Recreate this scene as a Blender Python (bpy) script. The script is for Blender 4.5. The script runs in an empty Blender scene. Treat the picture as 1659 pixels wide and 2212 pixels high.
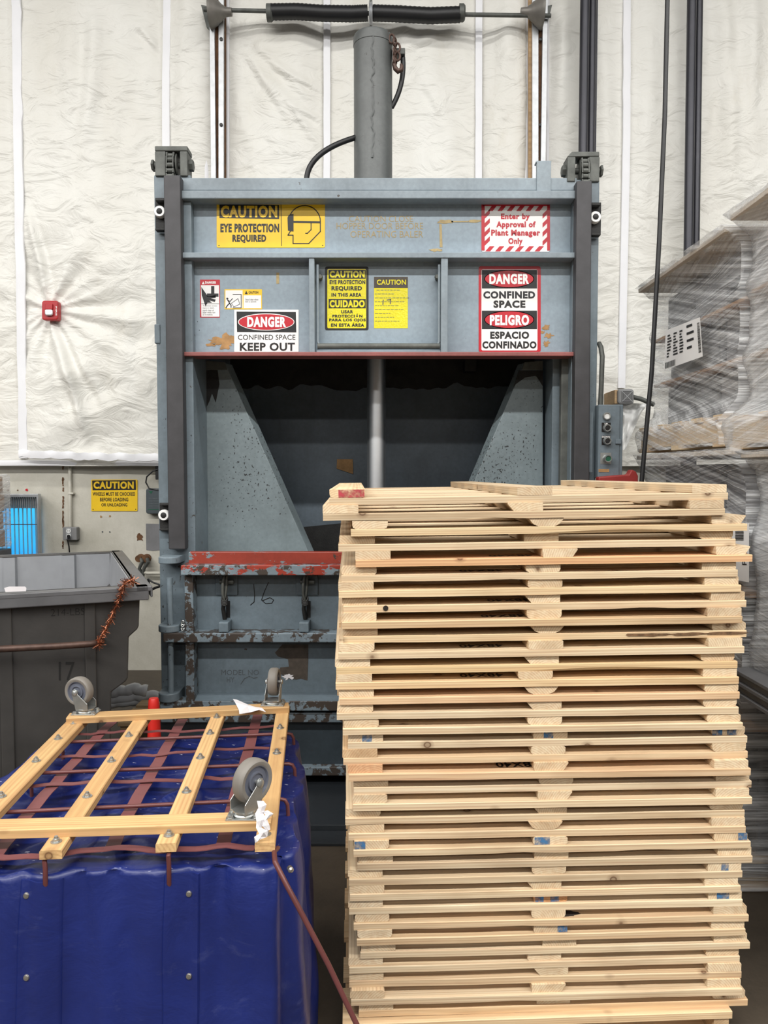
import bpy, bmesh, math, random
from math import sin, cos, pi, sqrt, radians
from mathutils import Vector, Matrix, noise

V = Vector
sc = bpy.context.scene
col = sc.collection
R = random.Random(11)

# ---------------------------------------------------------------- camera
F, CX, CY, EYE = 1661.0, 829.5, 1106.0, 1.45
TILT = math.atan(84 / F)
cd = bpy.data.cameras.new('camera')
cam = bpy.data.objects.new('camera', cd)
col.objects.link(cam)
cam.location = (0, 0, EYE)
cam.rotation_euler = (pi / 2 - TILT, 0, 0)
cd.sensor_fit = 'HORIZONTAL'
cd.sensor_width = 36.0
cd.lens = 36.0 * F / 1659.0
cd.clip_start = 0.05
sc.camera = cam

# ---------------------------------------------------------------- light
sc.view_settings.view_transform = 'Standard'
sc.view_settings.look = 'None'
sc.view_settings.gamma = 1.0
sc.view_settings.use_curve_mapping = False
sc.view_settings.exposure = 0.0
world = bpy.data.worlds.new('world')
sc.world = world
world.use_nodes = True
world.node_tree.nodes['Background'].inputs['Color'].default_value = (0.95, 0.98, 1.0, 1)
world.node_tree.nodes['Background'].inputs['Strength'].default_value = 0.06


def lamp_row(y, z, power, tilt=0.0, x=0.0, turn=0.0):
    ld = bpy.data.lights.new('ceiling_lamp_row', 'AREA')
    ld.shape = 'RECTANGLE'
    ld.size = 22.0
    ld.size_y = 0.30
    ld.energy = power
    ld.color = (1.0, 0.985, 0.955)
    lo = bpy.data.objects.new('ceiling_lamp_row', ld)
    lo.location = (x, y, z)
    lo.rotation_euler = (tilt, 0, turn)
    col.objects.link(lo)


lamp_row(-2.6, 6.8, 1850)
lamp_row(-8.5, 6.8, 520, radians(25))
lamp_row(-16.0, 6.8, 300, radians(45))
lamp_row(1.6, 6.8, 420)
lamp_row(-5.0, 6.8, 450, 0.0, -7.5, radians(90))


# ---------------------------------------------------------------- projection helpers
def ray(px, py):
    a, b = (px - CX) / F, (CY - py) / F
    return V((a, cos(TILT) + b * sin(TILT), -sin(TILT) + b * cos(TILT)))


def P(px, py, y):
    d = ray(px, py)
    t = y / d.y
    return V((d.x * t, y, EYE + d.z * t))


def G(px, py, z):
    d = ray(px, py)
    t = (z - EYE) / d.z
    return V((d.x * t, d.y * t, z))


# ---------------------------------------------------------------- materials
def hexc(r, g, b):
    f = lambda c: (c / 255 / 12.92) if c <= 10 else ((c / 255 + 0.055) / 1.055) ** 2.4
    return (f(r), f(g), f(b), 1)


class NT:
    def __init__(s, name):
        s.mat = bpy.data.materials.new(name)
        s.mat.use_nodes = True
        s.t = s.mat.node_tree
        s.b = s.t.nodes['Principled BSDF']
        s.out = s.t.nodes['Material Output']

    def n(s, typ, **kw):
        nd = s.t.nodes.new(typ)
        for k, v in kw.items():
            setattr(nd, k, v)
        return nd

    def l(s, a, b):
        s.t.links.new(a, b)

    def coord(s, scale=(1, 1, 1), rot=(0, 0, 0), rnd=False):
        tc = s.n('ShaderNodeTexCoord')
        mp = s.n('ShaderNodeMapping')
        mp.inputs['Scale'].default_value = scale
        mp.inputs['Rotation'].default_value = rot
        s.l(tc.outputs['Object'], mp.inputs['Vector'])
        if rnd:
            oi = s.n('ShaderNodeObjectInfo')
            m = s.n('ShaderNodeMath', operation='MULTIPLY')
            m.inputs[1].default_value = 37.0
            s.l(oi.outputs['Random'], m.inputs[0])
            cb = s.n('ShaderNodeCombineXYZ')
            s.l(m.outputs[0], cb.inputs[0])
            s.l(m.outputs[0], cb.inputs[1])
            s.l(m.outputs[0], cb.inputs[2])
            ad = s.n('ShaderNodeVectorMath', operation='ADD')
            s.l(mp.outputs[0], ad.inputs[0])
            s.l(cb.outputs[0], ad.inputs[1])
            return ad.outputs[0]
        return mp.outputs[0]

    def streak(s, scale, rot):
        tc = s.n('ShaderNodeTexCoord')
        m1 = s.n('ShaderNodeMapping')
        m1.inputs['Rotation'].default_value = rot
        m2 = s.n('ShaderNodeMapping')
        m2.inputs['Scale'].default_value = scale
        s.l(tc.outputs['Object'], m1.inputs['Vector'])
        s.l(m1.outputs[0], m2.inputs['Vector'])
        return m2.outputs[0]

    def noise(s, vec, scale, detail=4, rough=0.55, dist=0.0):
        nd = s.n('ShaderNodeTexNoise')
        nd.inputs['Scale'].default_value = scale
        nd.inputs['Detail'].default_value = detail
        nd.inputs['Roughness'].default_value = rough
        nd.inputs['Distortion'].default_value = dist
        s.l(vec, nd.inputs['Vector'])
        return nd.outputs['Fac']

    def ramp(s, fac, stops):
        r = s.n('ShaderNodeValToRGB')
        els = r.color_ramp.elements
        while len(els) < len(stops):
            els.new(0.5)
        for e, (p, c) in zip(els, stops):
            e.position = p
            e.color = c if len(c) == 4 else (*c, 1)
        s.l(fac, r.inputs[0])
        return r.outputs['Color']

    def mix(s, fac, a, b, blend='MIX'):
        m = s.n('ShaderNodeMix', data_type='RGBA', blend_type=blend)
        for sock, val in ((m.inputs[0], fac), (m.inputs[6], a), (m.inputs[7], b)):
            if hasattr(val, 'links'):
                s.l(val, sock)
            else:
                sock.default_value = val
        return m.outputs[2]

    def bump(s, h, strength=0.3, dist=0.01, prev=None):
        b = s.n('ShaderNodeBump')
        b.inputs['Strength'].default_value = strength
        b.inputs['Distance'].default_value = dist
        s.l(h, b.inputs['Height'])
        if prev is not None:
            s.l(prev, b.inputs['Normal'])
        return b.outputs['Normal']

    def set(s, **kw):
        for k, v in kw.items():
            sock = s.b.inputs[k.replace('_', ' ')]
            if hasattr(v, 'links'):
                s.l(v, sock)
            else:
                sock.default_value = v
        return s.mat


BW = lambda a: (a, a, a, 1)


def plain(name, c, rough=0.5, metal=0.0, var=0.12, scale=9.0, bump=0.0):
    m = NT(name)
    v = m.coord()
    f = m.noise(v, scale, 5, 0.6)
    dark = tuple(x * (1 - var) for x in c[:3])
    lite = tuple(min(1, x * (1 + var)) for x in c[:3])
    k = dict(Base_Color=m.ramp(f, [(0.3, dark), (0.7, lite)]), Roughness=rough, Metallic=metal)
    if bump:
        k['Normal'] = m.bump(m.noise(v, scale * 12, 3), bump, 0.004)
    return m.set(**k)


def painted(name, c, chip=0.0, chipc=hexc(66, 58, 52), chipscale=7.0, spec=0.0, rough=0.42, dirt=0.25, over=None, overamt=0.5,
            rust=0.0):
    """painted steel with mottled dirt, chips and dark specks"""
    m = NT(name)
    v = m.coord()
    big = m.noise(v, 2.2, 5, 0.65)
    fine = m.noise(v, 55, 3, 0.6)
    c0 = tuple(x * (1 - dirt) for x in c[:3])
    c1 = tuple(min(1, x * (1 + dirt * 0.55)) for x in c[:3])
    base = m.ramp(big, [(0.33, c0), (0.66, c1)])
    base = m.mix(0.18, base, m.ramp(fine, [(0.3, BW(0.04)), (0.7, BW(0.45))]), 'OVERLAY')
    st = m.coord((14, 14, 0.9))
    streak = m.noise(st, 1.0, 4, 0.6)
    base = m.mix(m.ramp(streak, [(0.56, BW(0)), (0.80, BW(0.35))]), base, (c[0] * .5, c[1] * .5, c[2] * .48, 1))
    if over is not None:
        f = m.ramp(m.noise(m.coord((0.8, 1, 1.5)), 15.0, 8, 0.62), [(overamt, BW(0)), (overamt + 0.012, BW(1))])
        base = m.mix(f, base, over)
    rgh = rough
    nrm = m.bump(fine, 0.10, 0.003)
    if chip > 0:
        nn = m.noise(m.coord((1, 1, 1.0)), chipscale, 9, 0.68, 0.3)
        th = 0.72 - chip * 0.30
        mask = m.ramp(nn, [(th, BW(0)), (th + 0.014, BW(1))])
        base = m.mix(mask, base, chipc)
        nrm = m.bump(mask, -0.35, 0.004, nrm)
    if spec > 0:
        vo = m.n('ShaderNodeTexNoise')
        vo.inputs['Scale'].default_value = 105
        vo.inputs['Detail'].default_value = 3
        m.l(m.coord((1, 1, 0.75)), vo.inputs['Vector'])
        zone = m.noise(m.coord(), 1.6, 2, 0.5)
        zz = m.ramp(zone, [(0.36, BW(0)), (0.60, BW(0.14))])
        mm = m.n('ShaderNodeMath', operation='ADD')
        m.l(vo.outputs['Fac'], mm.inputs[0])
        m.l(zz, mm.inputs[1])
        t = 0.835 - spec * 0.1
        mask = m.ramp(mm.outputs[0], [(t, BW(0)), (t + 0.03, BW(1))])
        base = m.mix(mask, base, hexc(48, 50, 52))
    if rust:
        base = m.mix(m.ramp(m.noise(v, 24, 6, 0.7), [(0.66 - rust * .2, BW(0)), (0.72 - rust * .2, BW(1))]), base, hexc(84, 52, 32))
    return m.set(Base_Color=base, Roughness=rgh, Normal=nrm)


def wood_mat(name, c_lite, c_dark, k=260.0, stain=0.0, knots=True):
    m = NT(name)
    v = m.coord((1, 1, 1), rnd=True)
    oi = m.n('ShaderNodeObjectInfo')
    # wobbly growth rings around an axis along x below the board
    tc = m.coord((0.10, 1, 1), rnd=True)
    wob = m.n('ShaderNodeTexNoise')
    wob.inputs['Scale'].default_value = 9
    wob.inputs['Detail'].default_value = 3
    m.l(tc, wob.inputs['Vector'])
    tco = m.n('ShaderNodeTexCoord')
    sep = m.n('ShaderNodeSeparateXYZ')
    m.l(tco.outputs['Object'], sep.inputs[0])

    def mth(op, a, b=None):
        nd = m.n('ShaderNodeMath', operation=op)
        for i, x in enumerate((a, b)):
            if x is None:
                continue
            if hasattr(x, 'links'):
                m.l(x, nd.inputs[i])
            else:
                nd.inputs[i].default_value = x
        return nd.outputs[0]
    off = mth('MULTIPLY_ADD', oi.outputs['Random'], 0.22)
    y = mth('ADD', sep.outputs[1], mth('SUBTRACT', mth('MULTIPLY', oi.outputs['Random'], 0.20), 0.10))
    r2 = mth('FRACT', mth('MULTIPLY', oi.outputs['Random'], 17.3))
    z = mth('ADD', sep.outputs[2], mth('ADD', mth('MULTIPLY', r2, 0.07), 0.012))
    rad = mth('SQRT', mth('ADD', mth('MULTIPLY', y, y), mth('MULTIPLY', z, z)))
    ph = mth('ADD', mth('MULTIPLY', rad, k), mth('MULTIPLY', wob.outputs['Fac'], 7.0))
    ring = mth('MULTIPLY_ADD', mth('SINE', ph), 0.5)
    ring.node.inputs[2].default_value = 0.5
    base = m.mix(m.ramp(ring, [(0.25, BW(0)), (0.95, BW(0.36))]), c_lite, c_dark)
    grain = m.noise(m.coord((3.0, 90, 90), rnd=True), 1.0, 5, 0.6)
    base = m.mix(0.38, base, m.ramp(grain, [(0.25, BW(0.14)), (0.75, BW(0.72))]), 'OVERLAY')
    patch = m.noise(m.coord((2.2, 7, 7), rnd=True), 1.0, 4, 0.6)
    base = m.mix(m.ramp(patch, [(0.50, BW(0)), (0.72, BW(0.42))]), base, (c_dark[0] * .62, c_dark[1] * .60, c_dark[2] * .58, 1))
    if knots:
        vo = m.n('ShaderNodeTexVoronoi')
        vo.inputs['Scale'].default_value = 1.0
        m.l(m.coord((13.0, 15, 15), rnd=True), vo.inputs['Vector'])
        sp = m.n('ShaderNodeSeparateColor')
        m.l(vo.outputs['Color'], sp.inputs[0])
        pick = m.ramp(sp.outputs[0], [(0.80, BW(0)), (0.81, BW(1))])
        kn = m.ramp(vo.outputs['Distance'], [(0.0, BW(0.45)), (0.07, BW(0.55)), (0.10, BW(0.95)), (0.14, BW(0.35)), (0.26, BW(0))])
        kn = m.mix(1.0, kn, pick, 'MULTIPLY')
        base = m.mix(kn, base, hexc(96, 62, 34))
    # tint per board
    r3 = mth('FRACT', mth('MULTIPLY', oi.outputs['Random'], 91.7))
    tint = m.ramp(r3, [(0.0, (0.82, 0.79, 0.76)), (0.3, (1.0, 0.98, 0.95)), (0.75, (1.0, 1.0, 1.0)), (1.0, (0.92, 0.84, 0.76))])
    base = m.mix(1.0, base, tint, 'MULTIPLY')
    base = m.mix(1.0, base, oi.outputs['Color'], 'MULTIPLY')
    return m.set(Base_Color=base, Roughness=0.72, Normal=m.bump(grain, 0.35, 0.0025))


def film_mat(name, lo=0.10, hi=0.75, rot=(-0.26, 0, 0), tint=(0.93, 0.94, 0.95)):
    m = NT(name)
    a = m.noise(m.streak((1.6, 0.9, 42), rot), 1.0, 5, 0.6, 0.0)
    b = m.noise(m.streak((3.5, 2.2, 150), (-rot[0] * .5, 0, 0)), 1.0, 4, 0.6, 0.0)
    c = m.noise(m.coord((7, 5, 9)), 1.0, 3, 0.5, 0.6)
    mm = m.n('ShaderNodeMath', operation='MULTIPLY_ADD')
    m.l(b, mm.inputs[0])
    mm.inputs[1].default_value = 0.55
    m.l(a, mm.inputs[2])
    al = m.ramp(mm.outputs[0], [(0.60, BW(lo)), (0.78, BW(lo + (hi - lo) * .35)), (1.0, BW(hi))])
    n1 = m.bump(a, 0.9, 0.014)
    n2 = m.bump(b, 0.8, 0.005, n1)
    n3 = m.bump(c, 0.5, 0.03, n2)
    return m.set(Base_Color=(*tint, 1), Roughness=0.12, Alpha=al, Normal=n3, IOR=1.5)


M = {}
BLUE = hexc(150, 165, 176)
M['panel'] = painted('grey_blue_paint', BLUE, spec=0.25, dirt=0.14, rough=.36)
M['beam'] = painted('grey_blue_worn_paint', hexc(140, 152, 160), chip=0.16, chipscale=11, dirt=0.24)
M['frame'] = painted('grey_blue_column_paint', hexc(118, 131, 139), chip=0.22, chipscale=9, dirt=0.25, spec=0.2)
M['chip'] = painted('heavily_chipped_paint', hexc(124, 138, 147), chip=0.73, chipscale=17, dirt=0.2)
M['gate'] = painted('gate_paint', hexc(112, 126, 135), chip=0.12, chipscale=9, dirt=0.22, spec=0.25)
M['deep'] = painted('shaded_base_paint', hexc(62, 72, 79), chip=0.2, chipscale=9, dirt=0.3)  # shade low on the baler is put into this darker paint colour
M['plate'] = painted('black_floor_plate', hexc(44, 48, 52), chip=0.2, chipscale=9, dirt=0.3, rough=.35)
M['speck'] = painted('speckled_paint', hexc(132, 145, 149), spec=1.0, dirt=0.2)
M['redchip'] = painted('red_over_grey_paint', hexc(128, 142, 150), chip=0.66, chipscale=18, over=hexc(150, 54, 39), overamt=0.50)
M['redsolid'] = painted('red_edge_paint', hexc(148, 58, 43), chip=0.36, chipscale=20, over=hexc(112, 128, 134), overamt=0.60, dirt=0.15)
M['redlip'] = painted('faded_red_paint', hexc(150, 88, 84), chip=0.2, chipscale=14)
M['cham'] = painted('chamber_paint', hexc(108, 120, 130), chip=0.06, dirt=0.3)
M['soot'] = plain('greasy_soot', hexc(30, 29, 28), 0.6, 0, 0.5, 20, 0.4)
M['rail'] = plain('dark_steel_rail', hexc(68, 67, 69), 0.5, 0.3, 0.16, 14)
M['iron'] = plain('dirty_iron', hexc(92, 94, 90), 0.55, 0.25, 0.35, 12, 0.15)
M['black'] = plain('black_rubber', hexc(24, 24, 26), 0.45, 0, 0.2)
M['cyl'] = painted('cylinder_paint', hexc(96, 99, 98), chip=0.20, chipscale=12, chipc=hexc(52, 48, 44), dirt=0.3)
M['chrome'] = plain('polished_chrome', hexc(226, 228, 230), 0.42, 1.0, 0.05)
M['zinc'] = plain('zinc_plated_steel', hexc(178, 180, 178), 0.36, 0.85, 0.12, 30)
M['galv'] = plain('galvanised_steel', hexc(186, 188, 190), 0.42, 0.6, 0.12, 20)
M['rust'] = plain('rusty_steel', hexc(98, 66, 40), 0.8, 0, 0.45, 22, 0.3)
M['white'] = plain('white_plastic', hexc(236, 236, 234), 0.45, 0, 0.04)
M['trim'] = plain('white_seam_tape', hexc(240, 240, 243), 0.4, 0, 0.03, 6, 0.1)
M['pine'] = wood_mat('pallet_pine', hexc(226, 206, 174), hexc(184, 152, 114), 1150)
M['slat'] = wood_mat('dolly_pine', hexc(212, 176, 124), hexc(172, 130, 80), 800)
M['oldwood'] = wood_mat('weathered_wood', hexc(196, 168, 130), hexc(160, 128, 92))
M['capboard'] = wood_mat('pale_grey_wood', hexc(214, 206, 196), hexc(190, 180, 166), 900)
M['cardboard'] = plain('brown_sheet', hexc(176, 136, 98), 0.8, 0, 0.15)
M['maroon'] = plain('maroon_steel', hexc(98, 54, 52), 0.38, 0.1, 0.15)
M['strap'] = plain('maroon_strap', hexc(112, 66, 66), 0.5, 0, 0.12)
M['greyrubber'] = plain('grey_tread', hexc(122, 117, 110), 0.55, 0, 0.12)
M['greyhub'] = plain('grey_blue_hub', hexc(96, 100, 112), 0.45, 0, 0.08)
M['bin'] = plain('charcoal_plastic', hexc(59, 57, 55), 0.45, 0, 0.25, 5, 0.1)
M['binin'] = plain('grey_plastic', hexc(148, 150, 154), 0.45, 0, 0.12, 5)
M['bininkm'] = plain('faded_black_ink', hexc(24, 23, 22), .6)
M['hookm'] = plain('dark_rusty_iron', hexc(82, 62, 54), .5, .4, .3, 30)
M['guard'] = plain('dark_red_paint', hexc(146, 44, 40), .5, 0, .1)
M['binrim'] = plain('grey_rim_plastic', hexc(92, 92, 94), 0.4, 0, 0.18, 8)
M['yellow'] = plain('yellow_sign', hexc(238, 196, 38), 0.35, 0, 0.06)
M['acid'] = plain('acid_yellow_sticker', hexc(226, 214, 44), 0.16, 0, 0.05, 9, 0.35)
M['ink'] = plain('black_ink', hexc(26, 25, 26), 0.4, 0, 0.1)
M['signwhite'] = plain('white_sign', hexc(240, 238, 236), 0.3, 0, 0.03)
M['signred'] = plain('red_ink', hexc(188, 32, 46), 0.3, 0, 0.06)
M['alarmred'] = plain('red_plastic', hexc(178, 34, 40), 0.35, 0, 0.08)
M['conered'] = plain('red_cone_plastic', hexc(206, 42, 34), 0.4, 0, 0.05)
M['ochre'] = plain('ochre_stencil_paint', hexc(172, 152, 108), 0.6, 0, 0.2, 40)
M['flake'] = plain('brown_primer', hexc(166, 128, 82), 0.7, 0, 0.25, 30)
M['greyink'] = plain('faded_grey_ink', hexc(84, 90, 94), 0.6, 0, 0.2, 30)
M['darkpatch'] = plain('dark_primer_patch', hexc(72, 64, 56), 0.6, 0, 0.3, 30, 0.2)
M['pipe'] = plain('black_iron_pipe', hexc(58, 58, 64), 0.35, 0.4, 0.1)
M['box'] = painted('control_box_paint', hexc(112, 124, 132), dirt=0.1)
M['hornsg'] = plain('grey_horn_plastic', hexc(132, 132, 132), 0.5, 0, 0.06)
M['paper'] = plain('torn_paper', hexc(226, 222, 224), 0.7, 0, 0.05)
M['copper'] = plain('copper_tinsel', hexc(150, 92, 66), 0.32, 0.75, 0.35, 60)
M['snap'] = plain('nickel_snap', hexc(176, 172, 164), 0.3, 0.9, 0.1)
M['darkload'] = plain('dark_grey_boxes', hexc(86, 86, 88), 0.35, 0, 0.35, 4)
M['greyload'] = plain('grey_boxes', hexc(128, 128, 130), 0.45, 0, 0.25, 4)
M['film'] = film_mat('stretch_film', .07, .9)
M['film2'] = film_mat('dense_stretch_film', 0.22, 0.95, (0.22, 0, 0))
M['green'] = plain('green_button', hexc(40, 92, 70), 0.3, 0, 0.1)
M['devgrey'] = plain('slate_device', hexc(72, 80, 84), 0.4, 0, 0.08)
M['bluepaint'] = plain('blue_spray_paint', hexc(58, 108, 152), 0.7, 0, 0.25, 50)
M['drum'] = plain('drum_steel', hexc(126, 122, 116), 0.5, .4, .2)
M['haze'] = plain('milky_plastic', hexc(222, 222, 224), 0.25, 0, .1)
M['barkedge'] = plain('brown_bark_edge', hexc(112, 84, 58), .9, 0, .5, 60, .4)
M['redpaint'] = plain('red_spray_paint', hexc(176, 58, 70), 0.7, 0, 0.25, 50)
for k_ in ('bluepaint', 'redpaint'):
    nt = M[k_].node_tree
    tcn = nt.nodes.new('ShaderNodeTexCoord'); nz = nt.nodes.new('ShaderNodeTexNoise'); rp = nt.nodes.new('ShaderNodeValToRGB')
    nz.inputs['Scale'].default_value = 75; nz.inputs['Detail'].default_value = 3
    rp.color_ramp.elements[0].position = .30; rp.color_ramp.elements[0].color = BW(.15)
    rp.color_ramp.elements[1].position = .66; rp.color_ramp.elements[1].color = BW(.95)
    nt.links.new(tcn.outputs['Object'], nz.inputs['Vector']); nt.links.new(nz.outputs['Fac'], rp.inputs[0])
    nt.links.new(rp.outputs['Color'], nt.nodes['Principled BSDF'].inputs['Alpha'])
M['bark'] = plain('black_bark', hexc(40, 32, 26), 0.9, 0, 0.5, 60, 0.5)


def mk_wall():
    m = NT('white_quilted_liner')
    v = m.coord()
    big = m.noise(m.coord((1, 1, 0.35)), 1.6, 4, 0.6)
    base = m.ramp(big, [(0.30, hexc(224, 221, 212)), (0.7, hexc(238, 237, 231))])
    st = m.noise(m.coord((1.2, 1, 0.5)), 2.3, 6, 0.7)
    base = m.mix(m.ramp(st, [(0.60, BW(0)), (0.80, BW(0.30))]), base, hexc(186, 172, 140))
    n1 = m.bump(m.noise(m.coord((1, 1, 1.9), (0, 0.25, 0)), 4.5, 4, 0.5, 1.2), 0.55, 0.04)
    n2 = m.bump(m.noise(m.coord((1, 1, 2.4), (0, -0.3, 0)), 22, 3, 0.5, 0.5), 0.14, 0.008, n1)
    return m.set(Base_Color=base, Roughness=0.42, Normal=n2)


def mk_block():
    m = NT('beige_painted_concrete')
    v = m.coord()
    base = m.ramp(m.noise(v, 3, 6, 0.65), [(0.3, hexc(178, 174, 160)), (0.7, hexc(206, 202, 190))])
    base = m.mix(m.ramp(m.noise(m.coord((5, 5, .5)), 1.5, 5, .7), [(0.6, BW(0)), (0.8, BW(0.35))]), base, hexc(150, 140, 122))
    return m.set(Base_Color=base, Roughness=0.7, Normal=m.bump(m.noise(v, 70, 4), 0.35, 0.004))


def mk_floor():
    m = NT('worn_brown_concrete')
    v = m.coord()
    base = m.ramp(m.noise(v, 2.5, 8, 0.7), [(0.3, hexc(56, 49, 41)), (0.7, hexc(86, 76, 64))])
    base = m.mix(m.ramp(m.noise(v, 34, 5, .6), [(0.6, BW(0)), (0.7, BW(.5))]), base, hexc(60, 54, 48))
    return m.set(Base_Color=base, Roughness=0.55, Normal=m.bump(m.noise(v, 60, 4), 0.3, 0.004))


def mk_vinyl(dusty):
    m = NT('dusty_blue_vinyl' if dusty else 'blue_vinyl')
    v = m.coord()
    base = m.ramp(m.noise(v, 3.5, 5, 0.6), [(0.3, hexc(15, 27, 82)), (0.7, hexc(22, 37, 104))])
    # chalky dust: mostly on upward facing, scuffed patches
    ge = m.n('ShaderNodeNewGeometry')
    scuff = m.noise(m.coord((2, 5, 5)), 4.0, 7, 0.72, 0.4)
    base = m.mix(m.ramp(scuff, [(0.58, BW(0)), (0.74, BW(0.45 if dusty else .10))]), base, hexc(132, 138, 172))
    dots = m.noise(m.coord((1, 2.4, 1)), 46, 2, 0.5)
    base = m.mix(m.ramp(dots, [(0.70, BW(0)), (0.75, BW(0.7 if dusty else 0.0))]), base, hexc(196, 198, 216))
    weave = m.noise(m.coord((40, 40, 400)), 1.0, 2, 0.5)
    wr = m.noise(m.coord((1, 1, 1)), 8, 4, 0.6, 0.5)
    nb = m.bump(weave, 0.10, 0.002)
    nb = m.bump(wr, 0.25, 0.02, nb)
    return m.set(Base_Color=base, Roughness=0.40, Normal=nb)


def mk_glow(name, c, s):
    m = NT(name)
    v = m.coord((1, 1, 0.6))
    f = m.noise(v, 5, 2)
    colr = m.ramp(f, [(0.35, (c[0] * .45, c[1] * .6, c[2], 1)), (0.65, c)])
    return m.set(Base_Color=(0.02, 0.1, 0.2, 1), Emission_Color=colr, Emission_Strength=s, Roughness=0.2)


M['wall'] = mk_wall()
M['block'] = mk_block()
M['floor'] = mk_floor()
M['vinyl'] = mk_vinyl(False)
M['vinyltop'] = mk_vinyl(True)
M['flapvinyl'] = plain('blue_vinyl_flap', hexc(29, 39, 106), 0.38, 0, 0.10, 4, 0.05)
M['glow'] = mk_glow('blue_glowing_strips', hexc(60, 190, 250), 1.1)


# ---------------------------------------------------------------- mesh builder
class MB:
    def __init__(s):
        s.bm = bmesh.new()
        s.m = 0

    def f(s, vs):
        try:
            fc = s.bm.faces.new(vs)
            fc.material_index = s.m
            return fc
        except ValueError:
            return None

    def v(s, p):
        return s.bm.verts.new(p)

    def hexa(s, p):
        q = [s.v(x) for x in p]
        for i in ((3, 2, 1, 0), (4, 5, 6, 7), (0, 1, 5, 4), (1, 2, 6, 5), (2, 3, 7, 6), (3, 0, 4, 7)):
            s.f([q[j] for j in i])
        return s

    def box(s, x0, x1, y0, y1, z0, z1):
        x0, x1 = sorted((x0, x1)); y0, y1 = sorted((y0, y1)); z0, z1 = sorted((z0, z1))
        return s.hexa([(x0, y0, z0), (x1, y0, z0), (x1, y1, z0), (x0, y1, z0), (x0, y0, z1), (x1, y0, z1), (x1, y1, z1), (x0, y1, z1)])

    def fbox(s, px0, py0, px1, py1, yf, yb):
        a, b = P(px0, py0, yf), P(px1, py1, yf)
        return s.box(a.x, b.x, yf, yb, a.z, b.z)

    def beam(s, p0, p1, w, h, up=V((0, 0, 1))):
        p0, p1 = V(p0), V(p1)
        d = (p1 - p0).normalized()
        sd = d.cross(up).normalized() * (w / 2)
        u = sd.cross(d).normalized() * (h / 2)
        return s.hexa([p0 - sd - u, p0 + sd - u, p1 + sd - u, p1 - sd - u, p0 - sd + u, p0 + sd + u, p1 + sd + u, p1 - sd + u])

    def frame(s, d):
        d = V(d).normalized()
        a = V((0, 0, 1)) if abs(d.z) < 0.9 else V((1, 0, 0))
        u = d.cross(a).normalized()
        return d, u, d.cross(u).normalized()

    def lathe(s, p0, axis, prof, n=24, cap=True, arc=2 * pi):
        """prof: list of (t along axis, radius)"""
        d, u, w = s.frame(axis)
        rings = []
        for t, r in prof:
            rings.append([s.v(V(p0) + d * t + (u * cos(2 * pi * i / n) + w * sin(2 * pi * i / n)) * r) for i in range(n)])
        for a, b in zip(rings, rings[1:]):
            for i in range(n):
                j = (i + 1) % n
                s.f((a[i], a[j], b[j], b[i]))
        if cap:
            s.f(rings[0][::-1])
            s.f(rings[-1])
        return s

    def cyl(s, p0, p1, r, n=20, r2=None):
        d = V(p1) - V(p0)
        return s.lathe(p0, d, [(0, r), (d.length, r if r2 is None else r2)], n)

    def tube(s, pts, r, n=10, closed=False):
        pts = [V(p) for p in pts]
        k = len(pts)
        rings = []
        prev = None
        for i, p in enumerate(pts):
            if closed:
                t = pts[(i + 1) % k] - pts[i - 1]
            else:
                t = pts[min(i + 1, k - 1)] - pts[max(i - 1, 0)]
            t.normalize()
            if prev is None:
                _, u, _ = s.frame(t)
            else:
                u = prev - t * prev.dot(t)
                u.normalize()
            prev = u
            w = t.cross(u)
            rr = r[i] if isinstance(r, (list, tuple)) else r
            rings.append([s.v(p + (u * cos(2 * pi * j / n) + w * sin(2 * pi * j / n)) * rr) for j in range(n)])
        pr = list(zip(rings, rings[1:]))
        if closed:
            pr.append((rings[-1], rings[0]))
        for a, b in pr:
            for i in range(n):
                j = (i + 1) % n
                s.f((a[i], a[j], b[j], b[i]))
        if not closed:
            s.f(rings[0][::-1])
            s.f(rings[-1])
        return s

    def prism(s, poly, vec):
        a = [s.v(p) for p in poly]
        b = [s.v(V(p) + V(vec)) for p in poly]
        s.f(a)
        s.f(b[::-1])
        for i in range(len(a)):
            j = (i + 1) % len(a)
            s.f((a[i], b[i], b[j], a[j]))
        return s

    def poly(s, pts):
        s.f([s.v(p) for p in pts])
        return s

    def fpoly(s, pts, y):
        return s.poly([P(a, b, y) for a, b in pts])

    def stroke(s, pts, w, y, closed=False):
        """flat pen stroke in photo units on the plane at y"""
        q = list(pts) + ([pts[0]] if closed else [])
        for (a, b), (c, d) in zip(q, q[1:]):
            l = max(1e-6, math.hypot(c - a, d - b))
            ux, uy = (c - a) / l, (d - b) / l
            nx, ny = -uy * w / 2, ux * w / 2
            a2, b2, c2, d2 = a - ux * w * .3, b - uy * w * .3, c + ux * w * .3, d + uy * w * .3
            s.fpoly([(a2 + nx, b2 + ny), (c2 + nx, d2 + ny), (c2 - nx, d2 - ny), (a2 - nx, b2 - ny)], y)
        return s

    def grid(s, fn, nu, nv, closed_u=False):
        g = [[s.v(fn(i / (nu if closed_u else nu - 1), j / (nv - 1))) for i in range(nu)] for j in range(nv)]
        for j in range(nv - 1):
            for i in range(nu if closed_u else nu - 1):
                k = (i + 1) % nu
                s.f((g[j][i], g[j][k], g[j + 1][k], g[j + 1][i]))
        return g

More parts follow.
